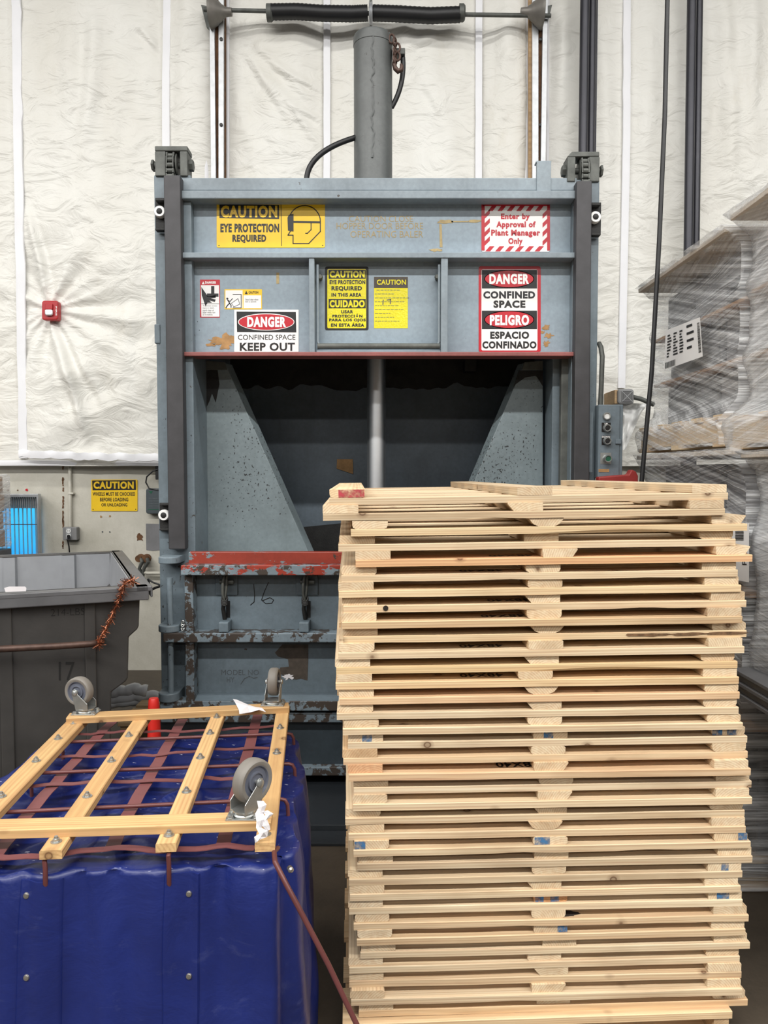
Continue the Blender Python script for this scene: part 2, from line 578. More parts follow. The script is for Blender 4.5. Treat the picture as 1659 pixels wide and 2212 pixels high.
    def build(s, name, mats, parent=None, smooth=False, bevel=0.0, local=False, fix=True, seg=2):
        if fix:
            bmesh.ops.recalc_face_normals(s.bm, faces=s.bm.faces)
        me = bpy.data.meshes.new(name)
        s.bm.to_mesh(me)
        s.bm.free()
        if not isinstance(mats, (list, tuple)):
            mats = [mats]
        for m in mats:
            me.materials.append(M[m] if isinstance(m, str) else m)
        if smooth:
            me.polygons.foreach_set('use_smooth', [True] * len(me.polygons))
            me.set_sharp_from_angle(angle=0.7)
        o = bpy.data.objects.new(name, me)
        col.objects.link(o)
        if parent is not None:
            attach(o, parent, local)
        if bevel:
            b = o.modifiers.new('bevel', 'BEVEL')
            b.width = bevel
            b.segments = seg
            b.limit_method = 'ANGLE'
            b.angle_limit = 0.6
        return o


ROOTM = {}


def attach(o, parent, local=False):
    o.parent = parent
    if not local:
        o.matrix_parent_inverse = ROOTM.get(parent.name, Matrix.Identity(4)).inverted()


def thing(name, label, cat, loc=(0, 0, 0), group=None):
    o = bpy.data.objects.new(name, None)
    o.empty_display_size = 0.1
    col.objects.link(o)
    o.location = loc
    ROOTM[o.name] = Matrix.Translation(V(loc))
    return tag(o, label, cat, group)


def tag(o, label, cat, group=None):
    o['label'] = label
    o['category'] = cat
    if group:
        o['group'] = group
    return o


def struct(o):
    o['kind'] = 'structure'
    return o


_tc = {}


def text_geo(body, bold=0.0, stencil=False):
    key = (body, bold)
    if key not in _tc:
        cu = bpy.data.curves.new('lettering', 'FONT')
        cu.body = body
        cu.offset = bold
        cu.resolution_u = 3
        cu.space_character = 1.0 + max(0, bold) * 2.5
        o = bpy.data.objects.new('lettering', cu)
        col.objects.link(o)
        bpy.context.view_layer.update()
        dg = bpy.context.evaluated_depsgraph_get()
        me = bpy.data.meshes.new_from_object(o.evaluated_get(dg))
        vs = [tuple(v.co) for v in me.vertices]
        fs = [tuple(p.vertices) for p in me.polygons]
        bpy.data.objects.remove(o)
        bpy.data.curves.remove(cu)
        bpy.data.meshes.remove(me)
        _tc[key] = (vs, fs)
    return _tc[key]


def add_text(mb, body, fn, bold=0.012):
    """fn maps (u, v) in 0..1 (left-right, bottom-top) to a point"""
    vs, fs = text_geo(body, bold)
    x0 = min(v[0] for v in vs); x1 = max(v[0] for v in vs)
    y0 = min(v[1] for v in vs); y1 = max(v[1] for v in vs)
    q = [mb.v(fn((v[0] - x0) / (x1 - x0), (v[1] - y0) / (y1 - y0))) for v in vs]
    for f in fs:
        mb.f([q[i] for i in f])


def ptext(mb, body, px0, py0, px1, py1, y, bold=0.012, slant=0.0):
    add_text(mb, body, lambda u, v: P(px0 + (px1 - px0) * u, py1 + (py0 - py1) * v + slant * (u - .5), y), bold)


def rrect(px0, py0, px1, py1, r, n=4):
    pts = []
    for cx, cy, a0 in ((px1 - r, py0 + r, -90), (px1 - r, py1 - r, 0), (px0 + r, py1 - r, 90), (px0 + r, py0 + r, 180)):
        for i in range(n + 1):
            a = radians(a0 + 90 * i / n)
            pts.append((cx + r * cos(a), cy + r * sin(a)))
    return pts


def ell(cx, cy, rx, ry, n=40):
    return [(cx + rx * cos(2 * pi * i / n), cy + ry * sin(2 * pi * i / n)) for i in range(n)]


def blotch(mb, cx, cy, rx, ry, y, seed=0, n=36, rough=0.5):
    pts = []
    for i in range(n):
        a = 2 * pi * i / n
        k = 1 + rough * noise.noise(V((cos(a) * 2.2 + seed, sin(a) * 2.2, seed * 1.7))) + rough * .5 * noise.noise(V((cos(a) * 7 + seed, sin(a) * 7, seed)))
        pts.append((cx + rx * cos(a) * k, cy + ry * sin(a) * k))
    mb.fpoly(pts, y)


def bez(p0, p1, p2, p3, n=14):
    p0, p1, p2, p3 = V(p0), V(p1), V(p2), V(p3)
    out = []
    for i in range(n + 1):
        t = i / n
        out.append(p0 * (1 - t) ** 3 + p1 * 3 * t * (1 - t) ** 2 + p2 * 3 * t * t * (1 - t) + p3 * t ** 3)
    return out

# ================================================================= SETTING
WY = 5.60           # back wall
o = MB().box(-12, 12, -20, WY + .4, -0.12, 0).build('floor', 'floor'); struct(o)
o = MB().box(-7, 7, WY, WY + .2, 0, 1.60).build('wall_back', 'block'); struct(o)
o = MB().box(-12, 12, -20.2, -20, 0, 7.5).build('wall_front', 'greyload'); struct(o)
LY = 5.56


def lx(px):
    return (px - CX) * LY / F


seams = [lx(p) for p in (-420, 40, 361, 492, 705, 1035, 1140, 1348, 1720, 2100)]
AL = P(108, 670, LY)


CREASES = []
for a_, b_, c_, d_, e_, f_ in ((122, 690, 200, 965, .050, .035), (128, 690, 240, 890, .036, .035), (118, 692, 150, 840, .030, .03), (110, 640, 60, 440, .034, .03), (104, 640, 92, 540, .022, .025), (95, 690, 62, 790, .030, .03),
                               (130, 672, 330, 700, .016, .04), (88, 660, 62, 620, .02, .02), (88, 672, 60, 672, .02, .02),
                               (540, 130, 650, 300, .022, .03), (560, 110, 690, 240, .016, .03), (590, 185, 700, 330, .018, .03), (610, 160, 700, 205, .016, .025), (640, 240, 700, 265, .014, .02),
                               (300, 60, 350, 115, .018, .025), (215, 0, 190, 330, .022, .06), (150, 0, 165, 300, .018, .07), (880, 110, 1010, 60, .014, .03), (905, 170, 960, 260, .010, .03), (1095, 0, 1075, 300, .012, .05),
                               (1215, 0, 1205, 300, .02, .05), (1300, 0, 1312, 600, .02, .06), (1400, 0, 1385, 500, .02, .07), (1450, 0, 1470, 520, .018, .06), (1560, 0, 1575, 400, .024, .07), (1620, 0, 1610, 420, .02, .06)):
    p_, q_ = P(a_, b_, LY), P(c_, d_, LY)
    CREASES.append((p_.x, p_.z, q_.x, q_.z, e_, f_))


def liner(u, v):
    x = -4.2 + 8.4 * u
    z = 1.50 + 3.9 * v
    i = max(k for k in range(len(seams)) if seams[k] <= x) if x > seams[0] else 0
    j = min(i + 1, len(seams) - 1)
    w = max(0.05, seams[j] - seams[i])
    t = min(1, max(0, (x - seams[i]) / w))
    cr_ = 0.0
    puff = (sin(pi * t)) ** 0.6 if 0 < t < 1 else 0
    big = noise.noise(V((x * 1.6 + 3, z * 0.55, 0.3)))
    fold = noise.noise(V((x * 7.5 + 2.2 * noise.noise(V((x, z * .8, 4))), z * 0.75, 1.7)))
    s = x * 0.8 + z
    wr = noise.noise(V((s * 1.4, (z - x * .5) * 4.6, 5.1 + i)))
    wr2 = 1 - abs(noise.noise(V((x * 3.1 + i * 3, z * 3.6 + x * 1.5, 9.3))) * 2)
    lower = max(0.35, min(1, (4.2 - z) / 1.8))
    for ax_, az_, bx_, bz_, am, wd in CREASES:
        ex, ez = bx_ - ax_, bz_ - az_
        t_ = max(0, min(1, ((x - ax_) * ex + (z - az_) * ez) / (ex * ex + ez * ez)))
        dd = ((x - ax_) * ez - (z - az_) * ex) / math.hypot(ex, ez)
        far = math.hypot(x - ax_ - ex * t_, z - az_ - ez * t_)
        if far < wd * 4:
            cr_ += am * (sin(pi * min(1, .12 + t_ * .88))) * (math.exp(-(far / wd) ** 2) - .55 * math.exp(-((dd - wd * 1.3) / wd) ** 2 - (max(0, far - abs(dd)) / wd) ** 2))
    d = cr_ + puff * (0.045 + 0.035 * big + 0.022 * fold + 0.026 * wr * lower + 0.014 * wr2 * lower)
    # gathers pulled tight around the alarm
    dx, dz = x - AL.x, z - AL.z
    r = math.hypot(dx, dz)
    if r < 1.3:
        a = math.atan2(dz, dx)
        k = max(0, 1 - r / 1.3) ** 1.4
        d = d * (1 - 0.9 * max(0, 1 - r / .5)) + 0.075 * k * (r > .05) * noise.noise(V((a * 3.2, r * .6, 2))) * min(1, r / .15) * min(1, puff * 1.2)
    return V((x, LY - max(0, d), z))


g = MB()
g.grid(liner, 640, 300)
o = g.build('wall_rear', 'wall', smooth=True, fix=False); struct(o)
o.data.set_sharp_from_angle(angle=3.1)


def strip(pts, w, y, z_thick=0.012, name='trim_1', m='trim', jig=0.006):
    """a slightly rippled tape strip on the wall, through photo points"""
    mb = MB()
    n = 36
    top = []
    for k in range(n + 1):
        t = k / n * (len(pts) - 1)
        i = min(int(t), len(pts) - 2)
        f = t - i
        p = P(pts[i][0] + (pts[i + 1][0] - pts[i][0]) * f, pts[i][1] + (pts[i + 1][1] - pts[i][1]) * f, y)
        j = jig * noise.noise(V((k * .45, pts[0][0], 3)))
        top.append((p, j))
    vert = abs(pts[0][1] - pts[-1][1]) > abs(pts[0][0] - pts[-1][0])
    rows = []
    for p, j in top:
        a = V((w / 2, 0, 0)) if vert else V((0, 0, w / 2))
        s2 = V((j, 0, 0)) if vert else V((0, 0, j))
        rows.append([mb.v(p - a + s2 + V((0, z_thick, 0))), mb.v(p - a * .92 + s2 + V((0, -j, 0))), mb.v(p + s2 * .4 + V((0, -.004 - j * .8, 0))),
                     mb.v(p + a * .92 + s2 + V((0, j, 0))), mb.v(p + a + s2 + V((0, z_thick, 0)))])
    for a, b in zip(rows, rows[1:]):
        for i in range(4):
            mb.f((a[i], a[i + 1], b[i + 1], b[i]))
    return struct(mb.build(name, m, smooth=True))


TY = LY - .035
strip([(34, -30), (38, 300), (50, 990)], .066, TY, name='trim_1', jig=.012)
strip([(361, -30), (358, 170), (357, 1000)], .055, TY, name='trim_2')
strip([(706, -30), (706, 1000)], .050, TY, name='trim_3', jig=.003)
strip([(1035, -30), (1033, 1000)], .050, TY, name='trim_4', jig=.003)
strip([(1355, -30), (1354, 300), (1343, 838)], .055, TY, name='trim_5', jig=.004)
strip([(446, -30), (447, 1000)], .030, TY, name='trim_6', jig=.003)
strip([(491, -30), (491, 1000)], .028, TY, name='trim_7', jig=.003)
strip([(1138, -30), (1137, 1000)], .028, TY, name='trim_8', jig=.003)
strip([(1184, -30), (1181, 1000)], .022, TY, name='trim_9', jig=.003)
strip([(40, 980), (200, 986), (400, 990)], .055, TY - .075, name='trim_10', jig=.016)
strip([(-300, 1001), (44, 1000), (420, 1001)], .040, TY - .01, name='trim_11', jig=.004)
o = MB().box(-4.2, 4.2, WY - .03, WY + .02, P(0, 1006, WY).z, P(0, 1001, WY).z).build('trim_12', 'trim'); struct(o)
o = MB().fbox(325, 996, 348, 1003, WY - .03, WY).build('trim_13', 'oldwood'); struct(o)

# ================================================================= BALER
YP, YF, YR, YG = 3.55, 3.47, 3.44, 3.42
bal = thing('baler', 'tall grey-blue vertical baler with signed hopper door and chipped lower gate', 'baler', (0, 3.9, 0))


def bpart(mb, name, m, parent=None, bevel=0.004, smooth=False):
    return mb.build(name, m, parent or bal, smooth=smooth, bevel=bevel)


XL0, XL1 = P(337, 700, 3.5).x, -0.862
XR0, XR1 = 0.846, P(1291, 700, 3.5).x
ZT = P(340, 378, 3.5).z
colL = bpart(MB().box(XL0, XL1, 3.50, 4.45, 0, ZT), 'column', 'frame')
ZTR = P(340, 388, 3.5).z
colR = bpart(MB().box(XR0, XR1, 3.50, 4.45, 0, ZTR), 'column', 'frame')
# small plate on the outer edge of the left column
bpart(MB().fbox(333, 700, 346, 742, 3.495, 3.52), 'edge_plate', 'frame', colL)

# sprocket housings
for side, (a, b, c, d, w0, w1, w2, colm) in enumerate((((334), 405, 315, 380, 358, 388, 326, colL), (1226, 1295, 327, 392, 1243, 1273, 338, colR))):
    mb = MB()
    yf, yb = 3.49, 3.575
    mb.fbox(a, w2, w0, d, yf, yb)
    mb.fbox(w1, w2, b, d, yf, yb)
    if side:
        mb.prism([P(a, c + 11, yf), P(a + 10, c, yf), P(b, c, yf), P(b, w2, yf), P(a, w2, yf)], V((0, yb - yf, 0)))
    else:
        mb.fbox(a, c, b, w2, yf, yb)
    h = bpart(mb, 'sprocket_housing', 'iron')
    cpt = P((w0 + w1) / 2 + (3 if not side else 2), d - 22, 3.535)
    ww = abs(P(w1, d, 3.575).x - P(w0, d, 3.575).x) / 2
    mb = MB()
    mb.lathe(cpt - V((ww * .75, 0, 0)), (1, 0, 0), [(0, .048), (.004, .053), (.007, .042), (ww * 1.2, .042), (ww * 1.3, .053), (ww * 1.45, .049)], 24)
    bpart(mb, 'sprocket', 'iron', h, 0, True)
    mb = MB()
    for k in range(9):
        an = radians(-95 + k * 26)
        q = cpt + V((-ww * .12, -cos(an) * .048, sin(an) * .048))
        mb.cyl(q - V((.011, 0, 0)), q + V((.011, 0, 0)), .0105, 10)
        mb.box(q.x - .017, q.x - .012, q.y - .012, q.y + .012, q.z - .012, q.z + .012)
        mb.box(q.x + .012, q.x + .017, q.y - .012, q.y + .012, q.z - .012, q.z + .012)
    for k in range(7):
        q = cpt + V((-ww * .12, -.052, -.018 - k * .024))
        mb.cyl(q - V((.011, 0, 0)), q + V((.011, 0, 0)), .0105, 10)
        mb.box(q.x - .017, q.x - .012, q.y - .009, q.y + .009, q.z - .014, q.z + .014)
        mb.box(q.x + .012, q.x + .017, q.y - .009, q.y + .009, q.z - .014, q.z + .014)
    bpart(mb, 'roller_chain', 'iron', h, 0)
    # axle bolt with hex heads
    mb = MB()
    xa, xb = P(a, 0, 3.575).x, P(b, 0, 3.575).x
    for x0, x1 in ((xa - .028, xa), (xb, xb + .028)):
        if side and x0 > 0.9:
            x0, x1 = xb, xb + .012
        if not side and x0 < xa:
            x0 = xa - .012
        mb.lathe(V((x0, cpt.y, cpt.z)), (1, 0, 0), [(0, .022), (.003, .026), (x1 - x0, .026)], 6)
    mb.cyl(V((xa, cpt.y, cpt.z)), V((xb, cpt.y, cpt.z)), .014)
    bpart(mb, 'axle_bolt', 'iron', h, .002)

# dark guide rails
mb = MB(); a = P(357, 378, YR); b = P(392, 378, YR); c = P(361, 1187, YR); d = P(400, 1187, YR)
mb.prism([P(353, 378, YR), P(389, 378, YR), P(400, 1187, YR), P(364, 1187, YR)], V((0, .058, 0)))
rl = bpart(mb, 'guide_rail', 'rail', None, .005)
mb = MB()
mb.prism([P(1246, 390, YR), P(1279, 390, YR), P(1272, 1195, YR), P(1238, 1195, YR)], V((0, .058, 0)))
rr = bpart(mb, 'guide_rail', 'rail', None, .005)
# white rollers in dark brackets on the columns
for px, py, h0, h1, cm in ((344, 456, 427, 497, colL), (353, 1113, 1086, 1146, colL), (1287, 468, 437, 508, colR)):
    br = MB().fbox(px - 9, h0, px + 11, h1, 3.488, 3.51)
    for zz in (h0 + 2, h1 - 4):
        br.fbox(px - 9, zz, px + 11, zz + 4, 3.455, 3.49)
    brk = bpart(br, 'roller_bracket', 'soot', cm, .002)
    q = P(px, py, 3.46)
    bpart(MB().lathe(q, (0, 1, 0), [(0, .016), (0, .022), (.004, .025), (.026, .025), (.028, .022)], 28), 'roller', 'white', brk, 0, True)
    brk2 = MB().lathe(q - V((0, .004, 0)), (0, 1, 0), [(0, .007), (.003, .013), (.006, .014)], 20)
    o = bpart(brk2, 'roller_bolt', 'soot', brk, 0, True)

# inner door posts either side of the opening
bpart(MB().fbox(412, 772, 434, 1192, 3.62, 3.78), 'inner_post', 'frame')
bpart(MB().fbox(1194, 772, 1222, 1200, 3.62, 3.78), 'inner_post', 'frame')
bpart(MB().box(P(398, 0, 3.56).x, P(413, 0, 3.56).x, 3.56, 3.6, P(0, 1192, 3.56).z, P(0, 770, 3.56).z), 'track_channel', 'iron')
bpart(MB().box(P(1222, 0, 3.56).x, P(1240, 0, 3.56).x, 3.56, 3.6, P(0, 1192, 3.56).z, P(0, 770, 3.56).z), 'track_channel', 'iron')

# chamber
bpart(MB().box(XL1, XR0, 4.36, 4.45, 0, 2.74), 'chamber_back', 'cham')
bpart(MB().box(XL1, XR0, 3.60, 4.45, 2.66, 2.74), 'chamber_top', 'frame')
# greasy soot lining the upper back and the crust hanging there
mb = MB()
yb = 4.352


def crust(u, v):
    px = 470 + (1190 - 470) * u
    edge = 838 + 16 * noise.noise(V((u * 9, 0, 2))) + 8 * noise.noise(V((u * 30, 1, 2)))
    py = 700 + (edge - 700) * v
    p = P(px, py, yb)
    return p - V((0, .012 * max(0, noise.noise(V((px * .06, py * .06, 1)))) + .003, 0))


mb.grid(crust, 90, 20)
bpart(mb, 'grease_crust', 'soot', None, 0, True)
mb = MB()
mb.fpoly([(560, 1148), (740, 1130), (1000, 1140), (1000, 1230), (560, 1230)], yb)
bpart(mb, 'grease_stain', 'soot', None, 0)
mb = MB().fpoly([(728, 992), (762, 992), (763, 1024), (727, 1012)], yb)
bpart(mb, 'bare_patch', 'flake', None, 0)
mb = MB()
mb.fbox(1004, 776, 1030, 802, 4.2, 4.3)
bpart(mb, 'inner_bracket', 'soot', None, .004)
# sloping side chutes
for name, poly, k in (('side_chute', [(445, 780), (486, 783), (668, 1196), (445, 1196)], 1), ('side_chute', [(1173, 780), (1133, 783), (958, 1196), (1173, 1196)], -1)):
    y = 3.76
    mb = MB()
    mb.prism([P(*q, y) for q in poly], V((0, .012, 0)))
    e0, e1 = P(*poly[1], y), P(*poly[2], y)
    off = V((k * .012, 0, 0))
    mb.hexa([e1 + V((0, .012, 0)) - off, e1 + V((0, .012, 0)), e1 + V((k * .02, .075, 0)), e1 + V((k * .02, .075, 0)) - off,
             e0 + V((0, .012, 0)) - off, e0 + V((0, .012, 0)), e0 + V((k * .02, .075, 0)), e0 + V((k * .02, .075, 0)) - off])
    c = bpart(mb, name, 'speck', None, .003)
    p4 = [(445, 779), (486, 782), (491, 799), (445, 799)] if k > 0 else [(1173, 779), (1133, 782), (1127, 799), (1173, 799)]
    bpart(MB().prism([P(*q, y - .006) for q in p4], V((0, .0055, 0))), 'worn_cap', 'iron', c, .002)
    mb = MB()
    bb = [(445, 800), (470, 798), (474, 830), (466, 870), (458, 850), (452, 868), (446, 880)] if k > 0 else [(1173, 800), (1120, 800), (1108, 838), (1114, 830), (1135, 815), (1158, 812), (1173, 835)]
    mb.fpoly(bb, y - .0015)
    bpart(mb, 'grease_streak', 'soot', c, 0)
# piston
bpart(MB().cyl(V((P(813, 900, 3.95).x, 3.95, .62)), V((P(813, 900, 3.95).x, 3.95, 2.68)), .0475, 40), 'piston_rod', 'chrome', None, 0, True)
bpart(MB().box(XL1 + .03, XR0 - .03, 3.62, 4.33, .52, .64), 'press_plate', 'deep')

# ---- hopper door
door = bpart(MB().fbox(391, 424, 1244, 764, YP, YP + .014), 'hopper_door', 'panel')
bpart(MB().fbox(389, 384, 1246, 412, 3.496, 3.56), 'top_beam', 'beam', door)
bpart(MB().fbox(389, 411, 1243, 429, YF, YP), 'top_flange', 'beam', door)
bpart(MB().fbox(391, 545, 1243, 557, YF, YP), 'cross_rib', 'beam', door, .003)
bpart(MB().fbox(667, 557, 680, 762, YF + .005, YP), 'vertical_rib', 'beam', door, .003)
bpart(MB().fbox(953, 557, 967, 762, YF + .005, YP), 'vertical_rib', 'beam', door, .003)
bpart(MB().fbox(394, 760, 1241, 769, YF, YP + .02), 'bottom_lip', 'redlip', door, .003)
bpart(MB().fbox(1160, 350, 1190, 414, 3.488, 3.512).fbox(1158, 347, 1191, 351, 3.49, 3.53), 'upright_tab', 'beam', door, .002)
yb = YF + .03
mb = MB()
mb.tube([P(686, 572, yb), P(686, 738, yb), P(690, 747, yb)], .0065)
bpart(MB().tube([P(949, 572, yb), P(949, 738, yb), P(945, 747, yb)], .0065), 'latch_rod', 'beam', door, 0, True)
bail = bpart(mb, 'latch_rod', 'beam', door, 0, True)
bpart(MB().cyl(P(686, 748, yb), P(950, 748, yb), .0135, 16), 'latch_bar', 'iron', bail, 0, True)
bpart(MB().fbox(684, 757, 952, 762, YF + .01, YP), 'hatch_sill', 'beam', door, .002)
for px in (691, 945):
    q = P(px, 597, YF + .03)
    bpart(MB().lathe(q, (0, 1, 0), [(0, .010), (.012, .013), (.05, .008)], 8), 'hatch_bolt', 'iron', door, .001)
# stencilled warning, old tape and flaked paint on the door
mb = MB()
y = YP - .0012
ptext(mb, '.CAUTION CLOSE', 750, 466, 892, 479, y, -0.004)
ptext(mb, 'HOPPER DOOR BEFORE', 727, 481, 914, 495, y, -0.004)
ptext(mb, 'OPERATING BALER', 757, 499, 914, 513, y, -0.004)
bpart(mb, 'stencilled_warning', 'ochre', door, 0)
mb = MB()
blotch(mb, 960, 479, 17, 4, y, 1); blotch(mb, 1025, 478, 14, 3, y, 2); mb.fpoly([(975, 477), (1012, 477), (1012, 480), (975, 480)], y)
mb.fpoly([(949, 484), (954, 484), (956, 534), (950, 534)], y); blotch(mb, 942, 540, 14, 3, y, 3)
bpart(mb, 'tape_residue', 'ochre', door, 0)
mb = MB()
blotch(mb, 486, 738, 27, 12, y, 5, 50, .9); blotch(mb, 455, 745, 10, 3, y, 7)
for k, (a, b, c, d) in enumerate(((1178, 708, 9, 5), (1184, 725, 8, 5), (1180, 742, 7, 6), (1172, 718, 5, 3))):
    blotch(mb, a, b, c, d, y, k + 11, 30, 1.0)
bpart(mb, 'flaked_paint', 'flake', door, 0)
bpart(MB().fpoly([(597, 589), (603, 589), (603, 613), (597, 613)], y), 'tape_scrap', 'ochre', door, 0)

# ---- cylinder
cy = 3.95
cb = P(806, 386, cy)
ct = P(806, 80, cy)
cr = (P(848, 200, cy).x - P(765, 200, cy).x) / 2
mb = MB().lathe(V((cb.x, cy, 2.66)), (0, 0, 1), [(0, cr), (ct.z - 2.66 - .05, cr), (ct.z - 2.66 - .048, cr * 1.025), (ct.z - 2.66 - .012, cr * 1.025), (ct.z - 2.66, cr * .97)], 48)
cyl = bpart(mb, 'hydraulic_cylinder', 'cyl', None, 0, True)
# weld drips down the front of the cylinder
mb = MB()
pts = []
for k in range(40):
    py = 100 + k * 6.6
    pts.append(P(806 + 9 * noise.noise(V((k * .4, 3, 0))), py, cy) + V((0, -cr - .001, 0)))
mb.tube(pts, [.004 + .004 * abs(noise.noise(V((k * .7, 8, 1)))) for k in range(40)], 6)
bpart(mb, 'weld_seam', 'cyl', cyl, 0, True)
# chain and hook hanging at the top
mb = MB()
lk = [(838, 79), (846, 84), (853, 92), (858, 103), (853, 113), (858, 122), (853, 130)]
for i, (a, b) in enumerate(lk):
    c = P(a, b, cy - cr * .55)
    ring = []
    for k in range(14):
        an = 2 * pi * k / 14
        lx_, lz_ = cos(an) * (.014 if i % 2 else .007), sin(an) * .021
        ring.append(c + V((lx_, 0 if i % 2 else cos(an) * .012, lz_)))
    mb.tube(ring, .0055, 8, True)
ch = bpart(mb, 'hoist_chain', 'hookm', cyl, 0, True)
hk = [P(a, b, cy - cr * .55) for a, b in ((852, 128), (851, 138), (854, 148), (860, 154), (867, 151), (868, 143), (866, 138))]
bpart(MB().tube(hk, [.008, .010, .012, .013, .012, .010, .006], 10), 'chain_hook', 'hookm', ch, 0, True)
mb = MB().box(P(848, 0, cy).x, P(875, 0, cy).x, cy - .03, cy + .03, P(0, 124, cy).z, P(0, 110, cy).z)
ft = bpart(mb, 'hose_fitting', 'iron', cyl, .004)
hp = bez(P(870, 124, cy), P(874, 170, cy), P(862, 205, cy), P(846, 232, cy))
bpart(MB().tube(hp, .0125, 12), 'hydraulic_hose', 'black', cyl, 0, True)
hp = bez(P(772, 296, cy - .02), P(715, 312, cy - .1), P(662, 340, cy - .1), P(662, 392, cy - .1))
bpart(MB().tube(hp, .0135, 12), 'hydraulic_hose', 'black', cyl, 0, True)

# ---- sill and lower gate
sill = bpart(MB().fbox(407, 1192, 1240, 1219, 3.400, 3.43), 'feed_sill', 'redsolid')
gate = bpart(MB().fbox(396, 1235, 1242, 1540, 3.462, 3.48), 'lower_gate', 'gate')
bpart(MB().fbox(390, 1221, 1246, 1243, 3.345, 3.46), 'gate_top_rail', 'redchip', gate)
bpart(MB().fbox(398, 1243, 420, 1516, 3.385, 3.46), 'gate_stile', 'chip', gate, .003)
bpart(MB().fbox(1216, 1243, 1240, 1516, 3.385, 3.46), 'gate_stile', 'chip', gate, .003)
bpart(MB().fbox(352, 1368, 1245, 1388, 3.365, 3.46), 'gate_mid_rail', 'chip', gate)
mb = MB()
a, b = P(420, 1497, 3.46), P(1216, 1497, 3.46)
c, d = P(420, 1514, 3.385), P(1216, 1514, 3.385)
mb.hexa([c, d, V((d.x, 3.462, d.z)), V((c.x, 3.462, c.z)), V((c.x, 3.455, a.z)), V((d.x, 3.455, b.z)), V((d.x, 3.462, b.z)), V((c.x, 3.462, a.z))])
bpart(mb, 'gate_ledge', 'gate', gate, 0)
bpart(MB().fbox(345, 1514, 1245, 1536, 3.385, 3.46), 'gate_bottom_rail', 'chip', gate)
# hinge
xh = P(367, 1300, 3.40).x
hinge = bpart(MB().cyl(V((xh, 3.40, P(0, 1248, 3.4).z)), V((xh, 3.40, P(0, 1350, 3.4).z)), .0135, 20), 'hinge_pin', 'frame', gate, 0, True)
hinge2 = bpart(MB().cyl(V((xh, 3.40, P(0, 1388, 3.4).z)), V((xh, 3.40, P(0, 1497, 3.4).z)), .0135, 20), 'hinge_pin', 'frame', gate, 0, True)
for py, h in ((1209, 15), (1356, 15), (1503, 19)):
    c = P(366, py, 3.41)
    t = h / F * 3.41
    mb = MB().lathe(V((c.x, 3.41, c.z - t / 2)), (0, 0, 1), [(0, .044), (.003, .047), (t - .003, .047), (t, .044)], 32)
    mb.box(c.x - .046, c.x + .046, 3.41, 3.505, c.z - t / 2, c.z + t / 2)
    bpart(mb, 'hinge_lug', 'frame', colL, .002)
mb = MB()
for k in range(5):
    q = P(395, 1345 + k * 4, 3.40)
    mb.tube([q + V((cos(2 * pi * i / 10) * .007, (k % 2) * sin(2 * pi * i / 10) * .006, sin(2 * pi * i / 10) * .009)) for i in range(10)], .0028, 6, True)
bpart(mb, 'safety_chain', 'zinc', gate, 0, True)
# latches
for px in (488, 662):
    mb = MB().fbox(px - 23, 1243, px + 25, 1285, 3.450, 3.463)
    lp = bpart(mb, 'latch_plate', 'gate', gate, .003)
    mb = MB()
    mb.tube([P(px - 4, 1244, 3.40), P(px - 7, 1262, 3.395), P(px - 7, 1283, 3.40), P(px - 4, 1296, 3.405), P(px - 1, 1284, 3.41), P(px + 1, 1262, 3.41), P(px + 1, 1244, 3.41)], .007, 10)
    mb.cyl(P(px - 13, 1257, 3.43), P(px + 17, 1257, 3.43), .011, 8)
    hook = bpart(mb, 'latch_hook', 'iron', lp, 0, True)
    mb = MB()
    for i in range(4):
        q = P(px - 3, 1293 + i * 3, 3.41)
        mb.tube([q + V((cos(2 * pi * k / 10) * .012, sin(2 * pi * k / 10) * .006, sin(2 * pi * k / 10) * .012)) for k in range(10)], .0045, 6, True)
    mb.tube([P(px - 4, 1300, 3.43), P(px - 6, 1315, 3.435), P(px - 2, 1340, 3.45), P(px, 1350, 3.455)], .0095, 10)
    bpart(mb, 'latch_rod', 'soot', hook, 0, True)
    bpart(MB().fbox(px, 1298, px + 9, 1334, 3.4595, 3.463), 'latch_slot', 'black', lp, 0)
    bpart(MB().fbox(px - 16, 1345, px + 5, 1366, 3.375, 3.46), 'latch_foot', 'gate', gate, .003)
mb = MB()
y = 3.4605
mb.stroke([(548, 1262), (550, 1285), (549, 1300), (541, 1307)], 1.6, y)
mb.stroke([(580, 1258), (571, 1278), (565, 1296), (574, 1304), (587, 1303), (591, 1296), (583, 1291), (568, 1297)], 1.6, y)
bpart(mb, 'chalk_number', 'ink', gate, 0)
mb = MB()
ptext(mb, 'MODEL NO', 478, 1447, 559, 1458, y, -.006)
ptext(mb, 'HY', 490, 1463, 506, 1474, y, -.006)
mb.stroke([(520, 1478), (528, 1466), (538, 1461), (548, 1465), (556, 1463)], 1.6, y)
bpart(mb, 'stencilled_model_line', 'greyink', gate, 0)
mb = MB()
mb.fpoly([(610, 1392), (666, 1392), (666, 1420), (664, 1470), (650, 1466), (640, 1468), (622, 1466), (605, 1455), (605, 1442), (624, 1440), (622, 1424), (600, 1418), (594, 1410)], y)
bpart(mb, 'bare_primer_patch', 'darkpatch', gate, 0)
mb = MB(); blotch(mb, 622, 1462, 12, 5, y - .0005, 3, 30, .8)
bpart(mb, 'torn_label', 'paper', gate, 0)
# base below the gate
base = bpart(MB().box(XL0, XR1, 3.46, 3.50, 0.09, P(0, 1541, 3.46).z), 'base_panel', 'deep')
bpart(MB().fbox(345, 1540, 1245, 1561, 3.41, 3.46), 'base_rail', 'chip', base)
bpart(MB().fbox(345, 1657, 1245, 1676, 3.42, 3.46), 'base_rail', 'chip', base)

